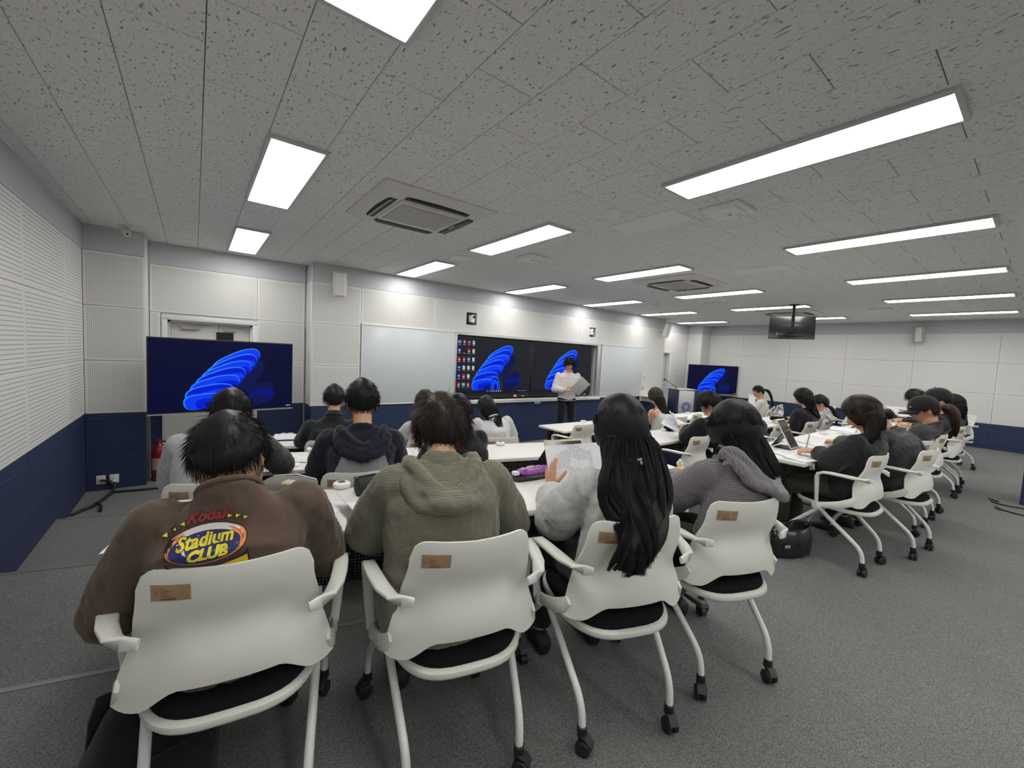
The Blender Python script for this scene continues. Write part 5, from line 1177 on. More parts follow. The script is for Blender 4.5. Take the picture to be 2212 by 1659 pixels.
# 4 --- woman in the grey ribbed hooded sweater
r4,M4,g4=person(4,'woman with straight black hair in a grey ribbed hooded sweater',4,(.125,-.01,1.055),(16,0,-5),(.125,-.07,.925),(-.03,-.045,.872),(.258,-.05,.855),(-.075,.13,.715),(.32,.12,.69),(.05,.315,.752),(.2,.32,.752),C_greyk,'long',C_trol,bx=.93,det=2,loose=.026,sw=.026,seed=4,hip=(.07,-.075,.53),collar=False)
long_hair(r4,M4,[(.14,-.07,1.02),(.150,-.11,.955),(.175,-.148,.885),(.212,-.168,.835),(.235,-.172,.800)],[.105,.118,.108,.085,.05],[.058,.046,.038,.030,.016],M_hair,.98,4,3800,(.001,.010),6.,46,.043,clump=9,r=.00105,lat=(1,0,-.12))
hood(r4,(.135,-.075,.945),(.12,-1,0),C_greykh,w=.130,tip=.07,r=.033,lat=(1,.12,0),seed=4,voxel=.006,tilt=-.38,bs=1.12)
# ---- second row on the left
rA,MA,gA=person('A','man in a light grey T-shirt with dark sleeves, resting his head on his hand','A',(.02,.135,1.085),(36,0,4),(-.005,.015,.985),(-.165,-.03,.945),(.165,.02,.935),(-.235,.12,.745),(.262,.225,.765),(-.05,.33,.758),(.125,.235,.985),(C_ltgrey,C_dgrey,lambda c:c[0]>.19 or c[0]<-.30),'half',C_trb,bx=1.12,det=1,loose=.024,sw=.014,seed=5,hands=(None,dict(D=(-.5,-.1,.85),N=(.7,.3,.5))))
short_hair(rA,MA,M_hair,1.0,6,t=.028,n=1500,len=.05,mess=.3)
rB,MB_,gB=person('B','man in a raglan hoodie with grey back and navy hood','B',(.025,-.005,1.155),(10,0,0),(.022,-.085,1.03),(-.150,-.065,.955),(.195,-.055,.945),(-.205,.045,.765),(.245,.06,.755),(-.1,.30,.758),(.14,.30,.758),(C_melange,C_navy,lambda c:abs(c[0]-.022)>.075+(.985-c[2])*.40 or c[2]>.99),'long',C_trb,bx=1.06,det=2,loose=.022,sw=.016,seed=6,collar=False)
short_hair(rB,MB_,M_hair,1.0,7,t=.020,top=.020,sidet=.010,nape=-30,behind=-12,n=2600,len=.045,mess=.2,lift=.14)
hood(rB,(.022,-.09,1.03),(0,-1,0),C_navy,w=.122,tip=.10,r=.034,seed=6,voxel=.007,bs=1.12)
rC,MC,gC=person('C','man in a black sweater half hidden behind the olive hoodie','C',(-.035,.055,1.075),(32,14,0),(-.04,-.045,.975),(-.185,-.04,.925),(.085,-.03,.925),(-.24,.08,.75),(.112,.09,.745),(-.1,.3,.758),(.06,.3,.758),C_blk,'long',C_trb,bx=1.0,det=1,loose=.02,sw=.012,seed=7)
short_hair(rC,MC,M_hair,1.0,8,t=.024,n=1300,len=.045)
# ---- first row on the left
rD,MD,gD=person('D','man in a black jacket with a stand-up collar','D',(.035,.0,1.125),(18,0,0),(.032,-.07,.99),(-.150,-.06,.905),(.190,-.05,.905),(-.215,.05,.755),(.24,.05,.75),(-.1,.30,.758),(.12,.30,.758),C_blk2,'long',C_trb,bx=1.06,det=1,loose=.022,sw=.014,seed=8)
short_hair(rD,MD,M_hair,1.0,9,t=.020,top=.020,sidet=.010,nape=-38,behind=-16,n=1200,len=.045,mess=.18,lift=.12)
b=MB(); nk=unit(V3((.035,.0,1.125))-V3((.032,-.07,.99))); rings=[ering(V3((.032,-.072,.985))+nk*h,(1,0,0),nk,w,w,20) for h,w in((0,.076),(.02,.072),(.045,.068),(.045,.060),(.01,.062))]; b.loft(rings,cap=False); b.build('stand_collar',C_blk2,rD)
rE,ME,gE=person('E','person with brown hair in an off-white blouse','E',(.03,.05,1.085),(22,0,0),(.028,-.04,.97),(-.125,-.045,.895),(.175,-.04,.895),(-.19,.07,.75),(.23,.07,.75),(-.1,.30,.758),(.12,.30,.758),C_blouse,'long',C_trb,bx=.95,det=1,loose=.02,sw=.022,seed=9)
short_hair(rE,ME,M_hairb,1.0,10,t=.034,top=.016,nape=-46,behind=-36,side=-34,n=1200,len=.06)
rF,MF,gF=person('F','woman with straight waist-length hair in a white T-shirt','F',(-.075,.03,1.065),(34,8,6),(-.045,-.055,.965),(-.195,-.05,.915),(.125,-.035,.925),(-.24,.05,.765),(.205,.0,.785),(-.12,.28,.758),(.1,.28,.758),C_white,'half',C_trb,bx=.97,det=1,loose=.022,sw=.016,seed=10)
long_hair(rF,MF,[(-.07,-.03,1.03),(-.04,-.085,.96),(.0,-.155,.87),(.025,-.185,.80),(.03,-.195,.755)],[.095,.085,.055,.038,.024],[.055,.04,.026,.018,.012],M_hair,.98,11,1700,(.0,.003),5.,62,.024,clump=7,r=.0015)
# ---- centre block
rG,MG,gG=person('G','woman with long straight mocha hair in a white tank top','G',(-.055,.0,1.130),(14,0,0),(-.05,-.06,.99),(-.205,-.045,.925),(.105,-.045,.925),(-.205,.02,.735),(.14,.05,.73),(-.16,.26,.758),(.05,.28,.758),(C_white,M_skin,lambda c:(c[2]>.865 and abs(c[0]+.05)>.105) or c[2]>.955),'none',C_trb,bx=.92,det=1,loose=.008,seed=11,fold=.4,collar=False)
long_hair(rG,MG,[(-.05,-.05,1.08),(-.045,-.10,.99),(-.01,-.135,.90),(.025,-.15,.84)],[.10,.10,.07,.03],[.055,.035,.022,.012],M_hairm,.98,12,1700,(.0,.003),5.,60,.026,clump=7,r=.0016)
b=MB(); b.ribbon([(-.135,-.02,.975),(-.145,-.075,.955),(-.130,-.125,.90),(-.115,-.14,.86)],.012,.004,wdir=(1,0,.3)); b.ribbon([(-.155,-.02,.965),(-.165,-.075,.945),(-.150,-.12,.89)],.012,.004,wdir=(1,0,.3)); b.build('bra_strap',C_blk,rG)
rH,MH,gH=person('H','man in a black jacket holding printed papers over the table','H',(.215,-.175,1.09),(30,-8,0),(.20,-.215,.965),(.03,-.19,.915),(.34,-.20,.91),(.02,-.06,.76),(.38,-.04,.75),(.225,.045,.835),(.30,.12,.80),C_blk,'long',C_trn,bx=.98,det=1,loose=.022,sw=.016,seed=12,hip=(.14,-.085,.53),hands=(dict(D=(-.35,.85,-.15),N=(-.6,-.25,.7),curl=(.5,.6,.4)),None))
short_hair(rH,MH,M_hair,1.0,13,t=.032,top=.014,n=1300,len=.055)
b=MB(); c=V3((.215,.035,.832)); ax=unit((.9,.5,.2)); R_=ering(c,(0,0,1),ax,.026,.026,16); b.tube(np.vstack([R_,R_[:2]]),.006,6,cap=False); b.build('white_cuff',C_white,rH)
rI,MI,gI=person('I','woman with long dark hair in a black T-shirt with small white back lettering','I',(.02,-.085,1.105),(20,-20,0),(.025,-.135,.975),(-.135,-.105,.905),(.185,-.14,.90),(-.19,-.055,.685),(.24,-.05,.70),(-.14,.10,.748),(.1,.16,.752),C_blk,'half',C_trb,bx=1.05,det=1,loose=.024,sw=.02,seed=14)
long_hair(rI,MI,[(.02,-.13,1.06),(.03,-.19,.97),(.06,-.245,.90),(.075,-.262,.86)],[.105,.105,.08,.035],[.055,.04,.03,.015],M_hair,1.0,15,1500,(.0,.006),6.,60,.030,clump=7,r=.0018)
b=MB()
for x,z_,h in((.100,.880,.03),(.112,.872,.045),(.126,.868,.05),(.138,.862,.04)): b.box((x,-.270,z_),(.005,.002,h))
b.build('back_lettering',P_wh,rI,smooth=False)
rJ,MJ,gJ=person('J','woman in a white T-shirt with a ponytail, leaning at the table by the far wall','J',(.0,-.03,1.145),(14,-28,0),(.01,-.095,1.02),(-.125,-.09,.955),(.14,-.10,.945),(-.18,.03,.765),(.19,.05,.76),(-.14,.26,.76),(.1,.28,.76),C_cream,'half',C_trb,bx=.93,det=1,loose=.018,sw=.014,seed=15)
short_hair(rJ,MJ,M_hair,1.0,16,t=.014,top=.006,sidet=.010,nape=-38,behind=-20,side=0,front=34,n=900,len=.04,mess=.08,lift=.03)
ponytail(rJ,MJ,[(.035,-.125,1.20),(.05,-.19,1.18),(.06,-.235,1.09),(.05,-.27,.97),(.04,-.28,.87)],.036,M_hair,17)
rK,MK,gK=person('K','person with a low ponytail and a pale grey hood','K',(.0,-.105,1.015),(12,-22,0),(.01,-.165,.905),(-.125,-.14,.845),(.145,-.15,.84),(-.17,-.02,.70),(.19,.0,.70),(-.12,.2,.75),(.1,.2,.75),C_hoodlt,'long',C_trb,bx=.93,det=1,loose=.022,sw=.014,seed=18,hip=(0,-.075,.50),collar=False)
short_hair(rK,MK,M_hair,1.0,19,t=.016,top=.008,sidet=.011,nape=-42,behind=-22,side=-6,n=900,len=.04,mess=.08,lift=.03)
ponytail(rK,MK,[(.03,-.19,.99),(.04,-.235,.97),(.05,-.28,.90),(.06,-.30,.80),(.07,-.30,.73)],.036,M_hair,20); hood(rK,(.01,-.165,.915),(0,-1,0),C_hoodlt,w=.10,tip=.06,r=.03,seed=18,voxel=.010)
rL,ML,gL=person('L','woman with long dark hair in a black jacket, writing beside the tablet','L',(.035,-.105,1.065),(26,-18,0),(.035,-.155,.94),(-.125,-.125,.875),(.185,-.155,.875),(-.185,-.01,.73),(.10,.0,.70),(-.115,.115,.775),(-.055,.055,.765),C_blk2,'long',C_trol,bx=1.04,det=2,loose=.026,sw=.022,seed=21,hands=(dict(D=(-.35,.9,-.1),N=(-.3,-.05,.95),curl=(.55,.75,.5),tcurl=.5),dict(D=(-.85,.45,-.12),N=(.05,.15,.98),curl=(.3,.45,.3))))
long_hair(rL,ML,[(.03,-.13,1.03),(.03,-.175,.95),(.0,-.185,.88),(-.02,-.17,.83)],[.118,.128,.115,.05],[.066,.05,.036,.016],M_hairb,1.0,22,2600,(.0,.008),6.,52,.034,clump=7,r=.0014)
rM,MM,gM=person('M','person hunched forward in a black padded jacket, hair tied in a bun','M',(-.03,.12,.98),(58,0,0),(-.02,.02,.90),(-.175,-.005,.87),(.135,-.02,.865),(-.22,.13,.75),(.19,.11,.75),(-.1,.32,.76),(.1,.32,.76),C_puff,'long',C_trb,bx=1.14,det=1,loose=.036,sw=.03,seed=23)
short_hair(rM,MM,M_hair,1.0,24,t=.018,n=900,len=.05,mess=.3); b=MB(); b.sphere((.0,.045,1.045),(.05,.045,.042),14,10); me=b.mesh('hair_bun',[M_hair]); displace(me,.008,30,3.); ob('hair_bun',me,rM)
b=MB(); b.ribbon([(.02,.045,.935),(.03,-.06,.925),(.03,-.16,.86),(.03,-.22,.76)],.035,.01,wdir=(1,0,0)); b.build('shoulder_strap',M_black,rM); b=MB(); b.rbox((.03,-.075,.932),(.03,.012,.02),.004); b.rbox((-.03,.0,.94),(.02,.012,.016),.003); b.build('strap_buckle',M_alu,rM)
rN,MN,gN=person('N','woman in a black cap and charcoal T-shirt, face seen in profile','N',(.10,-.165,1.060),(16,-24,0),(.10,-.225,.945),(-.045,-.19,.885),(.25,-.215,.88),(-.10,-.10,.745),(.28,-.08,.73),(-.085,.04,.895),(.03,.10,.86),C_dgrey,'half',C_trb,bx=.98,det=2,loose=.022,sw=.02,seed=25,hip=(.06,-.085,.52),hands=(dict(D=(-.55,.75,.30),N=(-.5,-.3,.8),curl=(.35,.4,.2)),dict(D=(-.5,.8,.2),N=(0,.2,-1),thumb=1)))
short_hair(rN,MN,M_hairr,.98,26,t=.014,top=.004,sidet=.010,nape=-44,behind=-28,side=-6,n=900,len=.05,mess=.1,lift=.04)
ponytail(rN,MN,[(.15,-.265,1.10),(.165,-.315,1.09),(.175,-.345,1.02),(.17,-.36,.93),(.155,-.355,.86)],.062,M_hairr,27,900,wave=.006)
cp=cap(rN,MN,C_blk,.98); V,F=text_mesh('T',.030,.0,.001); bq=MB(); bq.add(np.column_stack([V[:,0],np.zeros(len(V)),V[:,1]]),F,0,MN@TR(-.018,.111,.060,rx=-.32,rz=.12)); 
for dx in(-.048,-.066): bq.box((0,0,0),(.011,.002,.007),0,MN@TR(dx,.095+.0*dx,.052,rx=-.3,rz=.5))
bq.build('cap_lettering',P_wh,cp,smooth=False)
rO,MO,gO=person('O','second person in a plain black cap, behind the first','O',(.07,-.165,1.125),(14,-12,0),(.07,-.22,1.0),(-.08,-.19,.93),(.22,-.20,.93),(-.13,-.06,.75),(.26,-.04,.75),(-.1,.2,.757),(.1,.2,.757),C_blk,'long',C_trb,bx=.98,det=0,loose=.022,seed=28,hip=(.05,-.085,.53))
short_hair(rO,MO,M_hair,.98,29,t=.014,top=.004,n=500,len=.05,nape=-44); cap(rO,MO,C_blk2,.98)
rP,MP,gP=person('P','person with dark hair and a black top, last seated before the aisle','P',(.06,-.135,1.035),(20,-10,0),(.06,-.19,.915),(-.10,-.17,.855),(.22,-.18,.85),(-.15,-.04,.72),(.26,-.02,.72),(-.1,.2,.757),(.1,.2,.757),C_blk,'long',C_trb,bx=1.02,det=0,loose=.024,seed=30,hip=(.04,-.085,.50))
long_hair(rP,MP,[(.06,-.16,1.0),(.06,-.21,.92),(.07,-.245,.86),(.07,-.25,.82)],[.11,.115,.10,.05],[.06,.045,.03,.015],M_hair,1.0,31,900,(.0,.006),6.,60,.03,clump=7,r=.0022)
rQ,MQ,gQ=person('Q','dark-haired person leaning forward over the table past the caps','Q',(.0,.22,1.05),(30,0,0),(.0,.13,.93),(-.16,.08,.875),(.16,.07,.875),(-.21,.14,.755),(.21,.14,.755),(-.1,.34,.757),(.1,.34,.757),C_blk,'long',C_trb,bx=1.0,det=0,loose=.02,seed=32)
short_hair(rQ,MQ,M_hair,1.0,33,t=.026,n=700,len=.055,mess=.4,lift=.3)
# ---- lecturer
lx,ly,lyaw=5.66,5.62,150
rT,MT,gT=person('T','man standing before the screens in a white shirt and black trousers','lect',(.0,.045,1.615),(8,4,2),(.0,-.005,1.475),(-.180,.005,1.405),(.180,-.005,1.405),(-.235,-.01,1.135),(.245,.0,1.14),(-.175,.235,1.20),(.085,.245,1.135),(C_shirt,C_shirt,lambda c:False),'long',C_trb,bx=.98,det=2,loose=.018,sw=.012,seed=34,hip=(0,-.01,.98),pos=(lx,ly,lyaw,0),hem=.93,legs='stand',kn=((-.105,.02,.50),(.105,.01,.50),(-.12,-.02,.09),(.125,-.03,.09)),
  hands=(dict(D=(.55,.6,-.35),N=(-.4,.35,.8),curl=(.4,.5,.3)),dict(D=(-.7,.4,.45),N=(.35,.75,.4),curl=(.45,.55,.4))))
short_hair(rT,MT,M_hair,1.0,35,t=.030,top=.012,sidet=.020,front=12,temple=2,side=-12,n=2200,len=.06,mess=.15,lift=.12,whorl=(180,70))
b=MB(); nk=unit((0,.05,.14))
for s in(-1,1): b.ribbon([(s*.050,-.045,1.500),(s*.070,.01,1.500),(s*.056,.062,1.475),(s*.018,.092,1.440)],[.03,.036,.042,.030],.006,wdir=[(0,-.3,1),(s*.3,0,1),(s*.5,.3,.9),(s*.8,.2,.8)])
b.build('shirt_collar',C_shirt,rT); b=MB(); b.ribbon([(0,.1,1.43),(0,.132,1.32),(0,.138,1.18),(0,.132,1.05),(0,.128,.97)],.026,.004,wdir=(1,0,0)); b.build('button_placket',C_shirt,rT)
b=MB(); b.loft([ering((0,-.01,.965+dz),(1,0,0),(0,0,1),.180,.130,24) for dz in(-.018,.018)]); b.build('belt',M_black,rT); b=MB(); b.rbox((0,.123,.965),(.045,.012,.036),.005); b.build('belt_buckle',M_alu,rT)
# ================================================================ THINGS ON TABLES, FLOOR AND CHAIRS
def W(key,p):       # chair-space point -> world
    x,y,yaw,z=CHAIRS[key]; a=math.radians(yaw); return V3((x+p[0]*math.cos(a)-p[1]*math.sin(a), y+p[0]*math.sin(a)+p[1]*math.cos(a), z+p[2]))
def sheet(x,y,z,rz,label,kind=0,size=(.297,.21),stack=1,curl=0.,group=None,name='printed_sheet',tilt=None,plain=False):
    w,h=size; n=9; t=.0006+.0004*stack; b=MB(); V=[]; 
    for zz in(t,0):
        for j in range(n):
            for i in range(n):
                u,v=i/(n-1),j/(n-1); V.append(((u-.5)*w,(v-.5)*h,zz+curl*max(0,(.35-u)/.35)**2+.0025*math.sin(3*u+2*v)*(1 if stack<3 else 0)+.003))
    F=[]; m=n*n
    for j in range(n-1):
        for i in range(n-1): q=j*n+i; F+=[(q,q+1,q+n+1,q+n),(m+q+n,m+q+n+1,m+q+1,m+q)]
    bd=[i for i in range(n)]+[j*n+n-1 for j in range(1,n)]+[(n-1)*n+i for i in range(n-2,-1,-1)]+[j*n for j in range(n-2,0,-1)]
    for a,c in zip(bd,bd[1:]+bd[:1]): F.append((c,a,m+a,m+c))
    b.add(V,F); o=b.build(name,M_plain if plain else M_paper[kind%3],angle=70,loc=(x,y,z)); o.rotation_euler=(tilt[0] if tilt else 0,tilt[1] if tilt else 0,rz); tag(o,label,'paper',group); return o
def puck(x,y,z,label):
    t=thing('table_microphone',label,'microphone',(x,y,z)); b=MB(); b.lathe([(.030,0),(.036,.003),(.039,.012),(.037,.021),(.030,.026),(.018,.027)],28); b.build('housing',M_white,t); b=MB(); b.lathe([(.0175,.0265),(.016,.0285),(.003,.0285)],24); b.build('top_button',mat('slate_button',srgb(70,76,92),.4) if 'slate_button' not in MATS else MATS['slate_button'],t)
puck(.534,1.935,1.09,'white puck microphone on the table left of the black mesh pencil case'); puck(.678,3.216,.97,'white puck microphone on the second table beside the navy hoodie'); puck(4.37,3.985,.845,'white puck microphone on the table end nearest the lecturer'); puck(4.235,2.63,.97,'white puck microphone on the table before the raised papers'); puck(4.12,1.425,1.09,'white puck microphone on the table behind the tablet'); puck(5.10,1.375,1.09,'white puck microphone on the table by the open booklet'); puck(7.10,3.97,.845,'white puck microphone on the table nearest the lectern'); puck(2.06,2.80,.97,'white puck microphone at the edge of the bare table')
# ---- left back table
a=A14
sheet(.385,1.665,1.09,a-.05,'printed sheet on the table by the brown T-shirt right sleeve',0,(.13,.21)); sheet(-.09,1.74,1.09,a,'printed sheets on the table end left of the brown T-shirt',1,(.21,.25))
sheet(.545,1.575,1.09,a+.25,'printed booklet with a curled corner under the olive sleeve',1,(.19,.26),4,.055)
t=thing('pouch','grey and beige fabric pouch on the table beyond the brown T-shirt','pouch',(.335,1.995,1.09),a-.5); b=MB(); b.loft([ering((xx,0,hh*.5),(0,1,0),(1,0,0),ww,hh*.5,16,2.4) for xx,ww,hh in((-.115,.02,.03),(-.10,.06,.05),(0,.075,.06),(.09,.062,.05),(.115,.02,.03))]); b.build('pouch_body',mat('grey_felt',srgb(120,116,110),.9),t); b=MB(); b.rbox((.05,-.045,.052),(.10,.05,.012),.005); b.build('pouch_flap',mat('beige_canvas',srgb(196,186,156),.9),t); b=MB(); b.tube([(-.10,.03,.05),(0,.04,.062),(.10,.03,.05)],.003,6); b.build('zip',M_plain,t)
t=thing('pencil_case','black mesh pencil case on the table left of the olive hoodie','pencil case',(.655,1.80,1.09),a+.30); b=MB(); b.tube([(-.10,0,.040),(-.095,0,.040),(.10,0,.040),(.105,0,.040)],[.030,.040,.040,.030],16); b.build('case_body',mat('black_mesh',(.016,.016,.017),.7,noise_scale=500,var=.5),t); b=MB(); b.tube([(-.096,0,.081),(-.03,.002,.083),(.096,0,.081)],.004,6); b.rbox((-.102,0,.078),(.012,.03,.012),.004); b.build('zip',M_black,t); b=MB(); b.rbox((.03,-.040,.040),(.09,.003,.022),.001); b.build('woven_label',mat('dark_red_label',srgb(92,50,52),.8),t)
# purple see-through pencil case
t=thing('pencil_case','purple glittery transparent pencil case lying on a black case','pencil case',(1.41,1.625,1.09),a+.22); b=MB(); b.loft([ering((xx,0,.015),(0,1,0),(1,0,0),ww,.015,14,2.4) for xx,ww in((-.115,.02),(-.10,.034),(0,.042),(.10,.036),(.11,.02))]); b.build('black_base',M_black,t)
b=MB(); b.loft([ering((xx,0,.042),(0,1,0),(1,0,0),ww,hh,16,2.3) for xx,ww,hh in((-.088,.022,.010),(-.07,.030,.018),(-.02,.032,.022),(.05,.032,.023),(.11,.028,.017),(.12,.014,.010))]); me=b.mesh('purple_film',[mat('purple_foil',srgb(150,84,168),.25,spec=.6,noise_scale=45,var=.45)]); displace(me,.004,45,2.); ob('purple_film',me,t)
b=MB(); b.rbox((-.105,0,.042),(.035,.035,.022),.008); b.build('clear_end',mat('clear_plastic',(.72,.72,.74),.2),t)
M_spark=mat('gold_speckle',srgb(226,206,150),.35)
b=MB()
for i in range(14): b.rbox((rng.uniform(-.06,.09),rng.uniform(-.024,.02),.0625+rng.uniform(-.004,.002)),(.012,.006,.003),.001,0,TR(rz=0))
b.build('sequin',M_spark,t)
# tablet in a folio leaning behind the sheet, held sheet, pen, sticky note
def tablet(label,loc,rz,tiltx,w,h,case,screen):
    t=thing('tablet',label,'tablet',loc,rz); Mx=TR(rx=tiltx); b=MB(); b.rbox((0,0,h/2+.004),(w,.008,h),.003,0,Mx); b.build('tablet_case',case,t); b=MB(); b.box((0,-.0045,h/2+.004),(w-.022,.001,h-.022),0,Mx); b.build('tablet_screen',screen,t,smooth=False)
    return t,Mx
M_case=mat('cream_tablet_case',srgb(206,196,170),.5); M_tsc=mat('sleeping_screen',srgb(52,50,52),.12)
t,_=tablet('tablet in a cream case propped up behind the held printed sheet',(1.66,1.60,1.094),a+.02,-.42,.255,.185,M_case,M_tsc); b=MB(); b.box((0,0,0),(.25,.004,.13),0,TR(0,.105,.075,rx=.75)); b.build('folio_stand',M_black,t,smooth=False)
c=W(3,(.035,.345,.835)); o=sheet(c[0],c[1],c[2],math.radians(-20)-.10,'large printed sheet held up by the woman with wavy hair',0,(.285,.235)); o.rotation_euler=(math.radians(62),math.radians(-4),math.radians(-20)-.08)
c=W(3,(-.075,.258,.762)); t=thing('pen','blue ballpoint pen in the hand of the wavy-haired woman','pen',tuple(c),math.radians(168)); b=MB(); b.tube([(-.05,0,.004),(.05,0,0)],.0042,8); b.tube([(.05,0,0),(.068,0,-.001)],[.0042,.001],8); b.build('pen_barrel',mat('blue_pen',srgb(38,48,132),.35),t)
o=sheet(1.115,1.375,1.09,a,'blue sticky note on the table by the olive sleeve',0,(.05,.05),plain=True,name='sticky_note'); o.data.materials[0]=mat('sticky_blue',srgb(150,208,222),.7)
o=sheet(2.18,1.36,1.09,a+1.30,'printed sheet on the table between the two long-haired women',1,(.24,.17))
# plush key ring
t=thing('plush_toy','small cream plush key ring on the table by the grey sweater','toy',(2.29,1.30,1.09),.6); M_pl=mat('cream_plush',srgb(226,218,196),.95,sheen=.4,bump=.5,bump_scale=200)
b=MB(); b.sphere((0,0,.022),(.022,.02,.022),12,8); b.build('plush_body',M_pl,t); b=MB(); b.sphere((-.02,.004,.056),(.021,.02,.019),12,8); b.sphere((-.034,.004,.073),.008,8,6); b.sphere((-.006,.004,.074),.008,8,6); b.build('plush_head',M_pl,t); b=MB(); b.tube([(.01,0,.045),(.04,.0,.055),(.06,.01,.035)],.003,6); b.build('loop',M_plain,t)
# ---- second table, left
sheet(.40,2.99,.97,a-.12,'wide printed sheet on the second table by the light grey T-shirt',0,(.33,.22)); sheet(.56,3.01,.97,a-.20,'printed sheet partly under another on the second table',1,(.22,.19)); sheet(.42,3.17,.97,a+.5,'printed sheet at the far edge of the second table',2,(.20,.14))
t=thing('pencil','grey mechanical pencil lying on a printed sheet, second table','pencil',(.46,3.135,.977),.6); b=MB(); b.tube([(-.07,0,0),(.05,0,0),(.068,0,0)],[.004,.004,.001],8); b.build('pencil_barrel',M_grey,t)
# ---- first table, left: clipboard, papers and a phone
t=thing('clipboard','black clipboard with a printed sheet on the first table','clipboard',(.688,4.385,.845),a+.02); b=MB(); b.rbox((0,0,.003),(.225,.315,.004),.0015); b.build('board',M_black,t); b=MB(); b.rbox((0,.15,.009),(.12,.022,.008),.003); b.tube([(-.05,.165,.012),(-.03,.172,.016),(-.01,.165,.012)],.003,6); b.tube([(.01,.165,.012),(.03,.172,.016),(.05,.165,.012)],.003,6); b.build('clip',M_alu,t)
sheet(.688,4.38,.852,a+.02,'printed sheet held on the black clipboard',2,(.205,.285)); sheet(.44,4.43,.845,a,'printed sheet left of the clipboard on the first table',1,(.20,.24))
t=thing('phone','white phone with a black rim on the first table','phone',(1.75,4.15,.845),a); b=MB(); b.rbox((0,0,.008),(.15,.075,.014),.006); b.build('phone_body',M_black,t); b=MB(); b.rbox((0,0,.0155),(.125,.055,.002),.001); b.build('phone_back',M_white,t)
# ---- centre block
c=W('H',(.215,.20,.845)); o=sheet(c[0],c[1],c[2],.5,'printed sheets held up by the man in the black jacket',0,(.297,.22),6); o.rotation_euler=(math.radians(24),math.radians(-14),.35)
c=W('H',(.26,.22,.885)); o=sheet(c[0],c[1],c[2],.9,'bent top sheet of the held papers',2,(.20,.18),1,.03); o.rotation_euler=(math.radians(52),math.radians(8),.2)
t=thing('pencil_case','black pencil case on the table under the raised papers','pencil case',(4.33,2.60,.97),.2); b=MB(); b.loft([ering((xx,0,.035),(0,1,0),(1,0,0),ww,hh,14,2.6) for xx,ww,hh in((-.11,.03,.022),(-.10,.05,.033),(.10,.05,.033),(.11,.03,.022))]); b.build('case_body',M_cush,t); b=MB(); b.tube([(-.10,0,.068),(.10,0,.068)],.003,6); b.build('zip',M_black,t)
sheet(4.75,2.45,.97,.1,'printed sheet on the table right of the man holding papers',1,(.28,.2))
t=thing('water_bottle','clear plastic water bottle on the centre table','bottle',(7.18,2.50,.97)); M_pet=mat('clear_bottle',(.93,.95,.96),.04,trans=1.); b=MB(); b.lathe([(.028,0),(.033,.004),(.033,.03),(.031,.034),(.033,.038),(.033,.07),(.031,.074),(.033,.078),(.033,.11),(.031,.114),(.033,.118),(.033,.145),(.024,.175),(.0135,.19),(.0135,.20)],24); b.build('bottle_body',M_pet,t); b=MB(); b.lathe([(.016,.198),(.0165,.215),(.014,.218),(.002,.218)],18); b.build('bottle_cap',M_white,t); b=MB(); b.lathe([(.0336,.075),(.0336,.11)],24,cap=False); b.build('bottle_label',mat('pale_label',(.7,.72,.76),.5),t)
t=thing('pencil_case','long black pencil case on the table right of the water bottle','pencil case',(6.88,2.42,.97),-.55); b=MB(); b.loft([ering((xx,0,.030),(0,1,0),(1,0,0),ww,hh,14,2.5) for xx,ww,hh in((-.125,.02,.018),(-.115,.036,.028),(.115,.038,.029),(.125,.02,.018))]); b.build('case_body',M_cush,t); b=MB(); b.tube([(-.11,0,.059),(.11,0,.059)],.003,6); b.tube([(.12,0,.05),(.145,.01,.035),(.15,.01,.02)],.004,6); b.build('zip',M_black,t)
sheet(6.55,2.50,.97,.15,'printed sheet left of the long black pencil case',0,(.297,.21)); sheet(6.60,2.33,.97,-.1,'printed sheet before the woman in the black T-shirt',1,(.28,.2)); sheet(7.25,2.30,.97,.1,'printed sheet at the right end of the centre table',2,(.24,.2)); sheet(6.15,2.42,.97,-.2,'printed sheet behind the black backpack',1,(.25,.2))
# black backpack on the empty chair
t=thing('backpack','black backpack sitting upright on the empty chair in the centre','backpack',(5.70,2.235,.25+.463)); b=MB(); b.loft([ering((0,.0,zz),(1,0,0),(0,0,1),ww,dd,20,2.8) for zz,ww,dd in((.002,.13,.075),(.02,.155,.095),(.18,.16,.10),(.30,.14,.085),(.36,.09,.06),(.375,.03,.02))]); me=b.mesh('pack_body',[C_blk]); displace(me,.010,9,4.); ob('pack_body',me,t); b=MB(); b.rbox((0,-.10,.11),(.22,.05,.17),.03); b.build('front_pocket',C_blk,t); b=MB(); b.tube([(-.04,0,.365),(-.045,.0,.405),(.0,.0,.425),(.045,0,.405),(.04,0,.365)],.009,8); b.build('carry_handle',C_blk2,t)
b=MB()
for s in(-1,1): b.ribbon([(s*.07,.07,.34),(s*.085,.115,.26),(s*.09,.12,.13),(s*.10,.09,.03)],.05,.012,wdir=(1,0,0))
b.build('shoulder_strap',C_blk2,t); b=MB(); b.rbox((.06,-.086,.24),(.008,.01,.04),.002); b.rbox((-.11,-.075,.20),(.008,.01,.03),.002); b.build('zip_puller',M_alu,t)
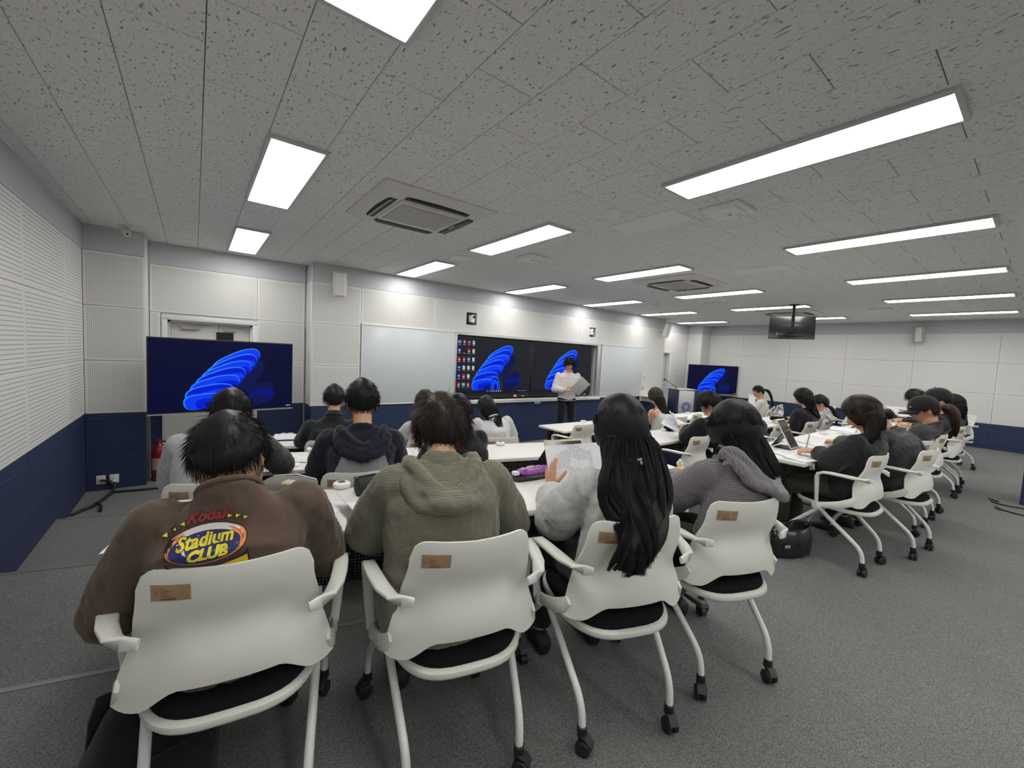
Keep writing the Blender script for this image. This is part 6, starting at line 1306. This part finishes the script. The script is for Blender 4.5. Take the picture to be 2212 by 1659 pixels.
# ---- centre back table
t,Mx=tablet('tablet on a folded black stand in front of the writing woman',(3.85,1.215,1.094),.03,-.52,.185,.255,mat('silver_tablet',(.7,.68,.67),.35,metal=.5),M_tsc)
b=MB(); b.prism([(-.085,0),(.085,0),(.085,.13),(-.085,.13)],0,.006,0,TR(0,.0,.0)); b.box((0,0,.0),(.17,.005,.16),0,TR(0,.105,.075,rx=.55)); b.build('folio_stand',M_black,t,smooth=False)
b=MB(); b.box((0,-.0052,.215),(.16,.001,.045),0,Mx); b.build('screen_panel',mat('dim_screen_text',srgb(70,68,70),.3),t,smooth=False)
sheet(3.60,1.12,1.09,-.50,'stack of printed sheets at the corner of the table by the tablet',0,(.30,.21),8); sheet(3.50,1.04,1.09,-.25,'printed sheet overhanging the table edge below the tablet',1,(.25,.16))
sheet(4.42,1.20,1.09,-.35,'printed sheets right of the writing hand',2,(.33,.2),5)
t=thing('notebook','white notebook under the writing hand','notebook',(4.03,1.14,1.09),-.4); b=MB(); b.rbox((0,0,.008),(.21,.15,.014),.003); b.build('pages',M_plain,t); b=MB(); b.rbox((0,0,.0165),(.214,.154,.003),.001); b.build('cover',M_white,t)
c=W('L',(-.14,.175,.815)); t=thing('pen','silver pen held upright by the writing woman','pen',tuple(c)); b=MB(); b.tube([(.0,-.01,-.05),(.012,-.02,.06),(.016,-.024,.09)],[.0045,.0045,.0035],8); b.build('pen_barrel',M_alu,t); b=MB(); b.tube([(.0,-.01,-.05),(-.003,-.006,-.068)],[.004,.001],8); b.build('pen_tip',M_black,t)
def openbook(x,y,z,rz,label,w=.15,h=.21):
    t=thing('open_booklet',label,'booklet',(x,y,z),rz)
    for s in(-1,1):
        b=MB(); n=8; top=[]; 
        rings=[[(s*(w*i/(n-1)),yy,.004+.030*math.sin(PI*min(1,(i/(n-1))*1.15+.05))*(1-.55*i/(n-1))+k) for k in(0,.003) for yy in(-h/2,h/2)] for i in range(n)]
        rings=[[r[0],r[1],r[3],r[2]] for r in rings]; b.loft(rings); b.build('page_block',M_paper[0],t,angle=60)
openbook(5.72,1.36,1.09,.12,'open printed booklet on the table left of the caps',.16,.22)
c=W('N',(.03,.14,.865)); openbook(c[0],c[1],c[2],.25,'white booklet held open by the woman in the black cap',.16,.21)
sheet(5.48,1.28,1.09,.2,'single printed sheet by the open booklet',1,(.2,.14))
# ---- right block
t=thing('tumbler','lavender tumbler with a handle and straw lid','tumbler',(9.02,1.28,1.09),.3); M_lav=mat('lavender_enamel',srgb(128,130,200),.4); b=MB(); b.lathe([(.030,0),(.034,.004),(.037,.09),(.046,.11),(.048,.215)],24); b.build('tumbler_body',M_lav,t); b=MB(); b.lathe([(.049,.213),(.049,.232),(.04,.238),(.004,.238)],24); b.tube([(.015,0,.235),(.015,0,.29)],.005,8); b.build('straw_lid',mat('pale_lid',(.66,.66,.74),.4),t); b=MB(); b.tube([(.045,0,.20),(.085,0,.20),(.092,0,.185),(.090,0,.13),(.08,0,.115),(.04,0,.115)],.009,8); b.build('tumbler_handle',M_lav,t)
for i in range(4):
    t=thing('book',('lowest','second','third','topmost')[i]+' book in the pile right of the lavender tumbler','book',(9.42+.01*i,1.42-.008*i,1.09+.018*i),.35+.14*i,'books right of the tumbler'); b=MB(); b.rbox((0,0,.009),(.235,.165,.013),.001); b.build('pages',M_plain,t); b=MB(); b.rbox((0,0,.0015),(.245,.175,.002),.0008); b.rbox((0,0,.0163),(.245,.175,.002),.0008); b.rbox((-.122,0,.009),(.002,.175,.015),.0008); b.build('cover',(mat('book_grey',srgb(150,140,130),.6),mat('book_navy',srgb(60,66,92),.6),mat('book_kraft',srgb(176,160,140),.6),mat('book_white',srgb(205,202,198),.6))[i],t)
sheet(9.12,1.12,1.09,.3,'printed sheet before the lavender tumbler',2,(.26,.19)); sheet(9.75,1.55,1.09,.25,'loose printed sheets beyond the pile of books',1,(.28,.2),5)
t=thing('box','tall white paper box on the table by the far wall','box',(10.60,4.33,.845),.35); b=MB(); b.rbox((0,0,.13),(.20,.14,.26),.004); b.build('box_body',M_plain,t,angle=30); b=MB(); b.box((0,0,.2605),(.15,.10,.003)); b.build('box_opening',M_ins,t,smooth=False); b=MB(); b.box((.101,0,.15),(.002,.09,.05)); b.build('box_print',MATS['notice_ink'],t,smooth=False)
sheet(9.55,4.0,.845,.4,'crumpled printed sheets on the table before the ponytailed woman',0,(.3,.22),5); sheet(9.95,4.2,.845,-.2,'printed sheet near the white paper box',1,(.28,.2)); sheet(9.05,3.85,.845,.2,'printed sheet at the near end of the far table',2,(.26,.19))
t=thing('pen','white stylus standing in a cup on the far table','pen',(8.95,4.02,.845)); b=MB(); b.tube([(0,0,.06),(-.03,.0,.19)],.006,8); b.build('pen_barrel',M_plain,t); b=MB(); b.lathe([(.03,0),(.034,.09),(.031,.09),(.028,.01)],16); b.build('pen_cup',M_navy,t)
t=thing('eraser','small white case on the end table by the far wall','case',(9.05,2.52,.97),.3); b=MB(); b.rbox((0,0,.015),(.13,.05,.03),.008); b.build('case_lower',M_white,t); b=MB(); b.rbox((0,0,.034),(.13,.05,.008),.003); b.build('case_lid',M_plain,t)
t=thing('handbag','small tan bag hanging on the arm of an empty chair','bag',(10.03,3.83,.125),.2); b=MB(); b.loft([ering((0,0,zz),(1,0,0),(0,0,1),ww,dd,16,2.6) for zz,ww,dd in((.50,.07,.04),(.51,.09,.05),(.60,.09,.045),(.66,.07,.03))]); b.build('bag_body',mat('tan_leather',srgb(176,150,128),.5),t); b=MB(); b.tube([(-.06,0,.65),(-.04,0,.74),(.04,0,.74),(.06,0,.65)],.006,6); b.build('bag_strap',MATS['tan_leather'],t)
# ---- eraser tray things on the pen ledge
t=thing('tissue_dispenser','small white device standing on the screen ledge behind the lecturer','device',(6.28,YF-.028,.890)); b=MB(); b.rbox((0,0,.02),(.13,.045,.04),.008); b.build('device_base',M_white,t); b=MB(); b.rbox((-.02,0,.075),(.07,.04,.06),.012); b.build('device_head',M_white,t)
for i,(x,l) in enumerate(((6.62,'grey marker lying on the screen ledge nearer the lecturer'),(6.92,'grey marker lying at the right end of the screen ledge'))):
    t=thing('marker',l,'marker',(x,YF-.028,.897)); b=MB(); b.tube([(-.055,0,0),(.04,0,0)],.008,10); b.build('marker_barrel',M_grey,t); b=MB(); b.tube([(.04,0,0),(.065,0,0)],.009,10); b.build('marker_cap',M_black,t)
# lecturer's tablet
def LW(p): a_=math.radians(lyaw); return (lx+p[0]*math.cos(a_)-p[1]*math.sin(a_), ly+p[0]*math.sin(a_)+p[1]*math.cos(a_), p[2])
c=LW((-.15,.33,1.235)); t=thing('paper_pad','white paper pad held at an angle by the lecturer','paper',c,math.radians(lyaw)); b=MB(); b.rbox((0,0,0),(.21,.012,.30),.003,0,TR(ry=-.72,rx=-.15)); b.build('paper_sheets',M_plain,t); b=MB(); b.rbox((0,.0105,0),(.215,.006,.305),.002,0,TR(ry=-.72,rx=-.15)); b.build('backing_board',M_grey,t)
# ---- floor things
t=thing('backpack','black backpack with a yellow emblem slumped on the floor at the left','backpack',(-.115,1.53,.37),.35); t.scale=(.84,.84,.84); b=MB(); b.loft([ering((0,-.02*zz,zz),(1,0,0),(0,0,1),ww,dd,20,2.6) for zz,ww,dd in((.002,.17,.11),(.03,.20,.14),(.18,.20,.13),(.34,.17,.10),(.43,.11,.07),(.45,.04,.03))],0,TR(ry=.16)); me=b.mesh('pack_body',[C_blk]); displace(me,.016,7,8.); displace(me,.006,22,2.); ob('pack_body',me,t)
b=MB(); b.rbox((0,-.14,.14),(.25,.06,.20),.035,0,TR(ry=.1)); me=b.mesh('front_pocket',[C_blk]); ob('front_pocket',me,t)
b=MB()
for s in(-1,1): b.ribbon([(s*.08,.07,.40),(s*.09,.12,.30),(s*.10,.13,.15),(s*.11,.10,.05)],.06,.014,wdir=(1,0,0))
b.build('shoulder_strap',C_blk2,t)
b=MB(); q=[(-.07,-.185,.09),(-.07,-.185,.15),(.02,-.185,.15)]; b.ribbon([(-.18,-.175,.075),(-.18,-.175,.135)],.012,.004,wdir=(1,0,0)); b.ribbon([(-.18,-.175,.135),(-.10,-.178,.135)],.012,.004,wdir=(0,0,1)); b.ribbon([(-.18,-.175,.075),(-.10,-.178,.075)],.012,.004,wdir=(0,0,1)); b.ribbon([(-.10,-.178,.135),(-.10,-.178,.075)],.012,.004,wdir=(1,0,0)); b.build('yellow_emblem',P_yd,t)
t=thing('handbag','glossy black leather bag on the floor right of the grey sweater chair','bag',(3.48,1.10,.37),-.45); M_lea=mat('glossy_black_leather',(.012,.012,.013),.22,spec=.6,bump=.3,bump_scale=25); b=MB(); b.loft([ering((0,0,zz),(1,0,0),(0,0,1),ww,dd,22,2.8) for zz,ww,dd in((.002,.15,.07),(.02,.175,.095),(.12,.18,.10),(.20,.165,.075),(.235,.12,.03))]); me=b.mesh('bag_body',[M_lea]); displace(me,.010,13,6.,ridge=True); ob('bag_body',me,t)
b=MB(); b.tube([(-.11,-.05,.21),(-.13,-.09,.27),(-.02,-.10,.29),(.10,-.09,.26),(.11,-.04,.20)],.009,8); b.build('bag_strap',M_lea,t); b=MB(); b.rbox((-.09,-.103,.10),(.045,.004,.02),.001); b.build('metal_tag',M_alu,t)
def cable(label,pts,r,extra=None):
    P=interp_path(pts,60); b=MB(); b.tube(P,r,8,round_=True); o=b.build('cable',M_black); tag(o,label,'cable')
    for e in extra or []: b=MB(); b.tube(interp_path(e,24),r*.8,6); b.build('cable_tail',M_black,o)
cable('black cable loom running from the wall sockets to the left wall',[(-.728,6.345,.10),(-.72,6.30,.03),(-.715,6.18,.018),(-.76,5.95,.016),(-.81,5.74,.016),(-.87,5.66,.02),(-.926,5.56,.016)],.016,[[(-.83,5.72,.02),(-.78,5.74,.045),(-.745,5.66,.03),(-.735,5.55,.012)],[(-.715,6.18,.018),(-.55,6.16,.013),(-.30,6.13,.012),(.05,6.10,.012)],[(-.83,6.345,.115),(-.76,6.33,.105),(-.73,6.32,.06)]])
cable('black cable lying on the floor at the right aisle, farther one',[(7.22,.33,.378),(7.05,.30,.377),(6.98,.22,.378),(7.02,.05,.377),(7.0,-.35,.377)],.008,[[(7.22,.33,.378),(7.12,.25,.378),(7.0,.24,.379)]])
cable('black cable lying on the floor at the right aisle, nearer one',[(6.80,.26,.379),(6.72,.20,.378),(6.66,.10,.377),(6.60,-.30,.377)],.008,[[(6.80,.26,.379),(6.70,.24,.378),(6.70,.17,.379)]])
for x,l,kind in((-.835,'white data socket on the navy wall at the left corner',0),(-.726,'white power socket with a plugged-in cable at the left corner',1)):
    t=thing('wall_socket',l,'socket',(x,YPIER-.001,.118)); b=MB(); b.rbox((0,-.004,0),(.078,.010,.098),.003); b.build('socket_plate',M_white if kind else M_offw,t)
    b=MB(); 
    if kind: b.lathe([(.020,0),(.020,.004)],18,0,TR(0,-.009,.018,rx=PI/2)); b.lathe([(.017,0),(.017,.03),(.01,.038)],14,0,TR(0,-.009,-.022,rx=PI/2)); b.build('plug',M_white,t)
    else: b.rbox((0,-.014,-.006),(.02,.012,.014),.003); b.build('data_plug',M_black,t)
t=thing('fire_extinguisher','red fire extinguisher standing by the left door','extinguisher',(-.345,6.55,0)); M_red=mat('extinguisher_red',srgb(140,28,38),.3,coat=.3); b=MB(); b.lathe([(.070,.0),(.075,.012),(.075,.36),(.062,.415),(.028,.445),(.020,.455)],26); b.build('cylinder_body',M_red,t); b=MB(); b.lathe([(.022,.452),(.022,.485),(.012,.495)],14); b.ribbon([(0,.02,.485),(0,-.03,.515),(0,-.11,.525)],.022,.006,wdir=(1,0,0)); b.ribbon([(0,.02,.475),(0,-.04,.485),(0,-.10,.480)],.022,.006,wdir=(1,0,0)); b.build('valve_handle',M_red,t); b=MB(); b.tube(interp_path([(.02,0,.47),(.075,-.01,.48),(.10,-.02,.40),(.092,-.02,.22),(.088,-.02,.12)],20),.010,8); b.build('hose',M_black,t)
b=MB(); b.lathe([(.0758,.14),(.0758,.28)],26,cap=False); b.build('instruction_label',mat('extinguisher_label',srgb(190,170,160),.6),t)
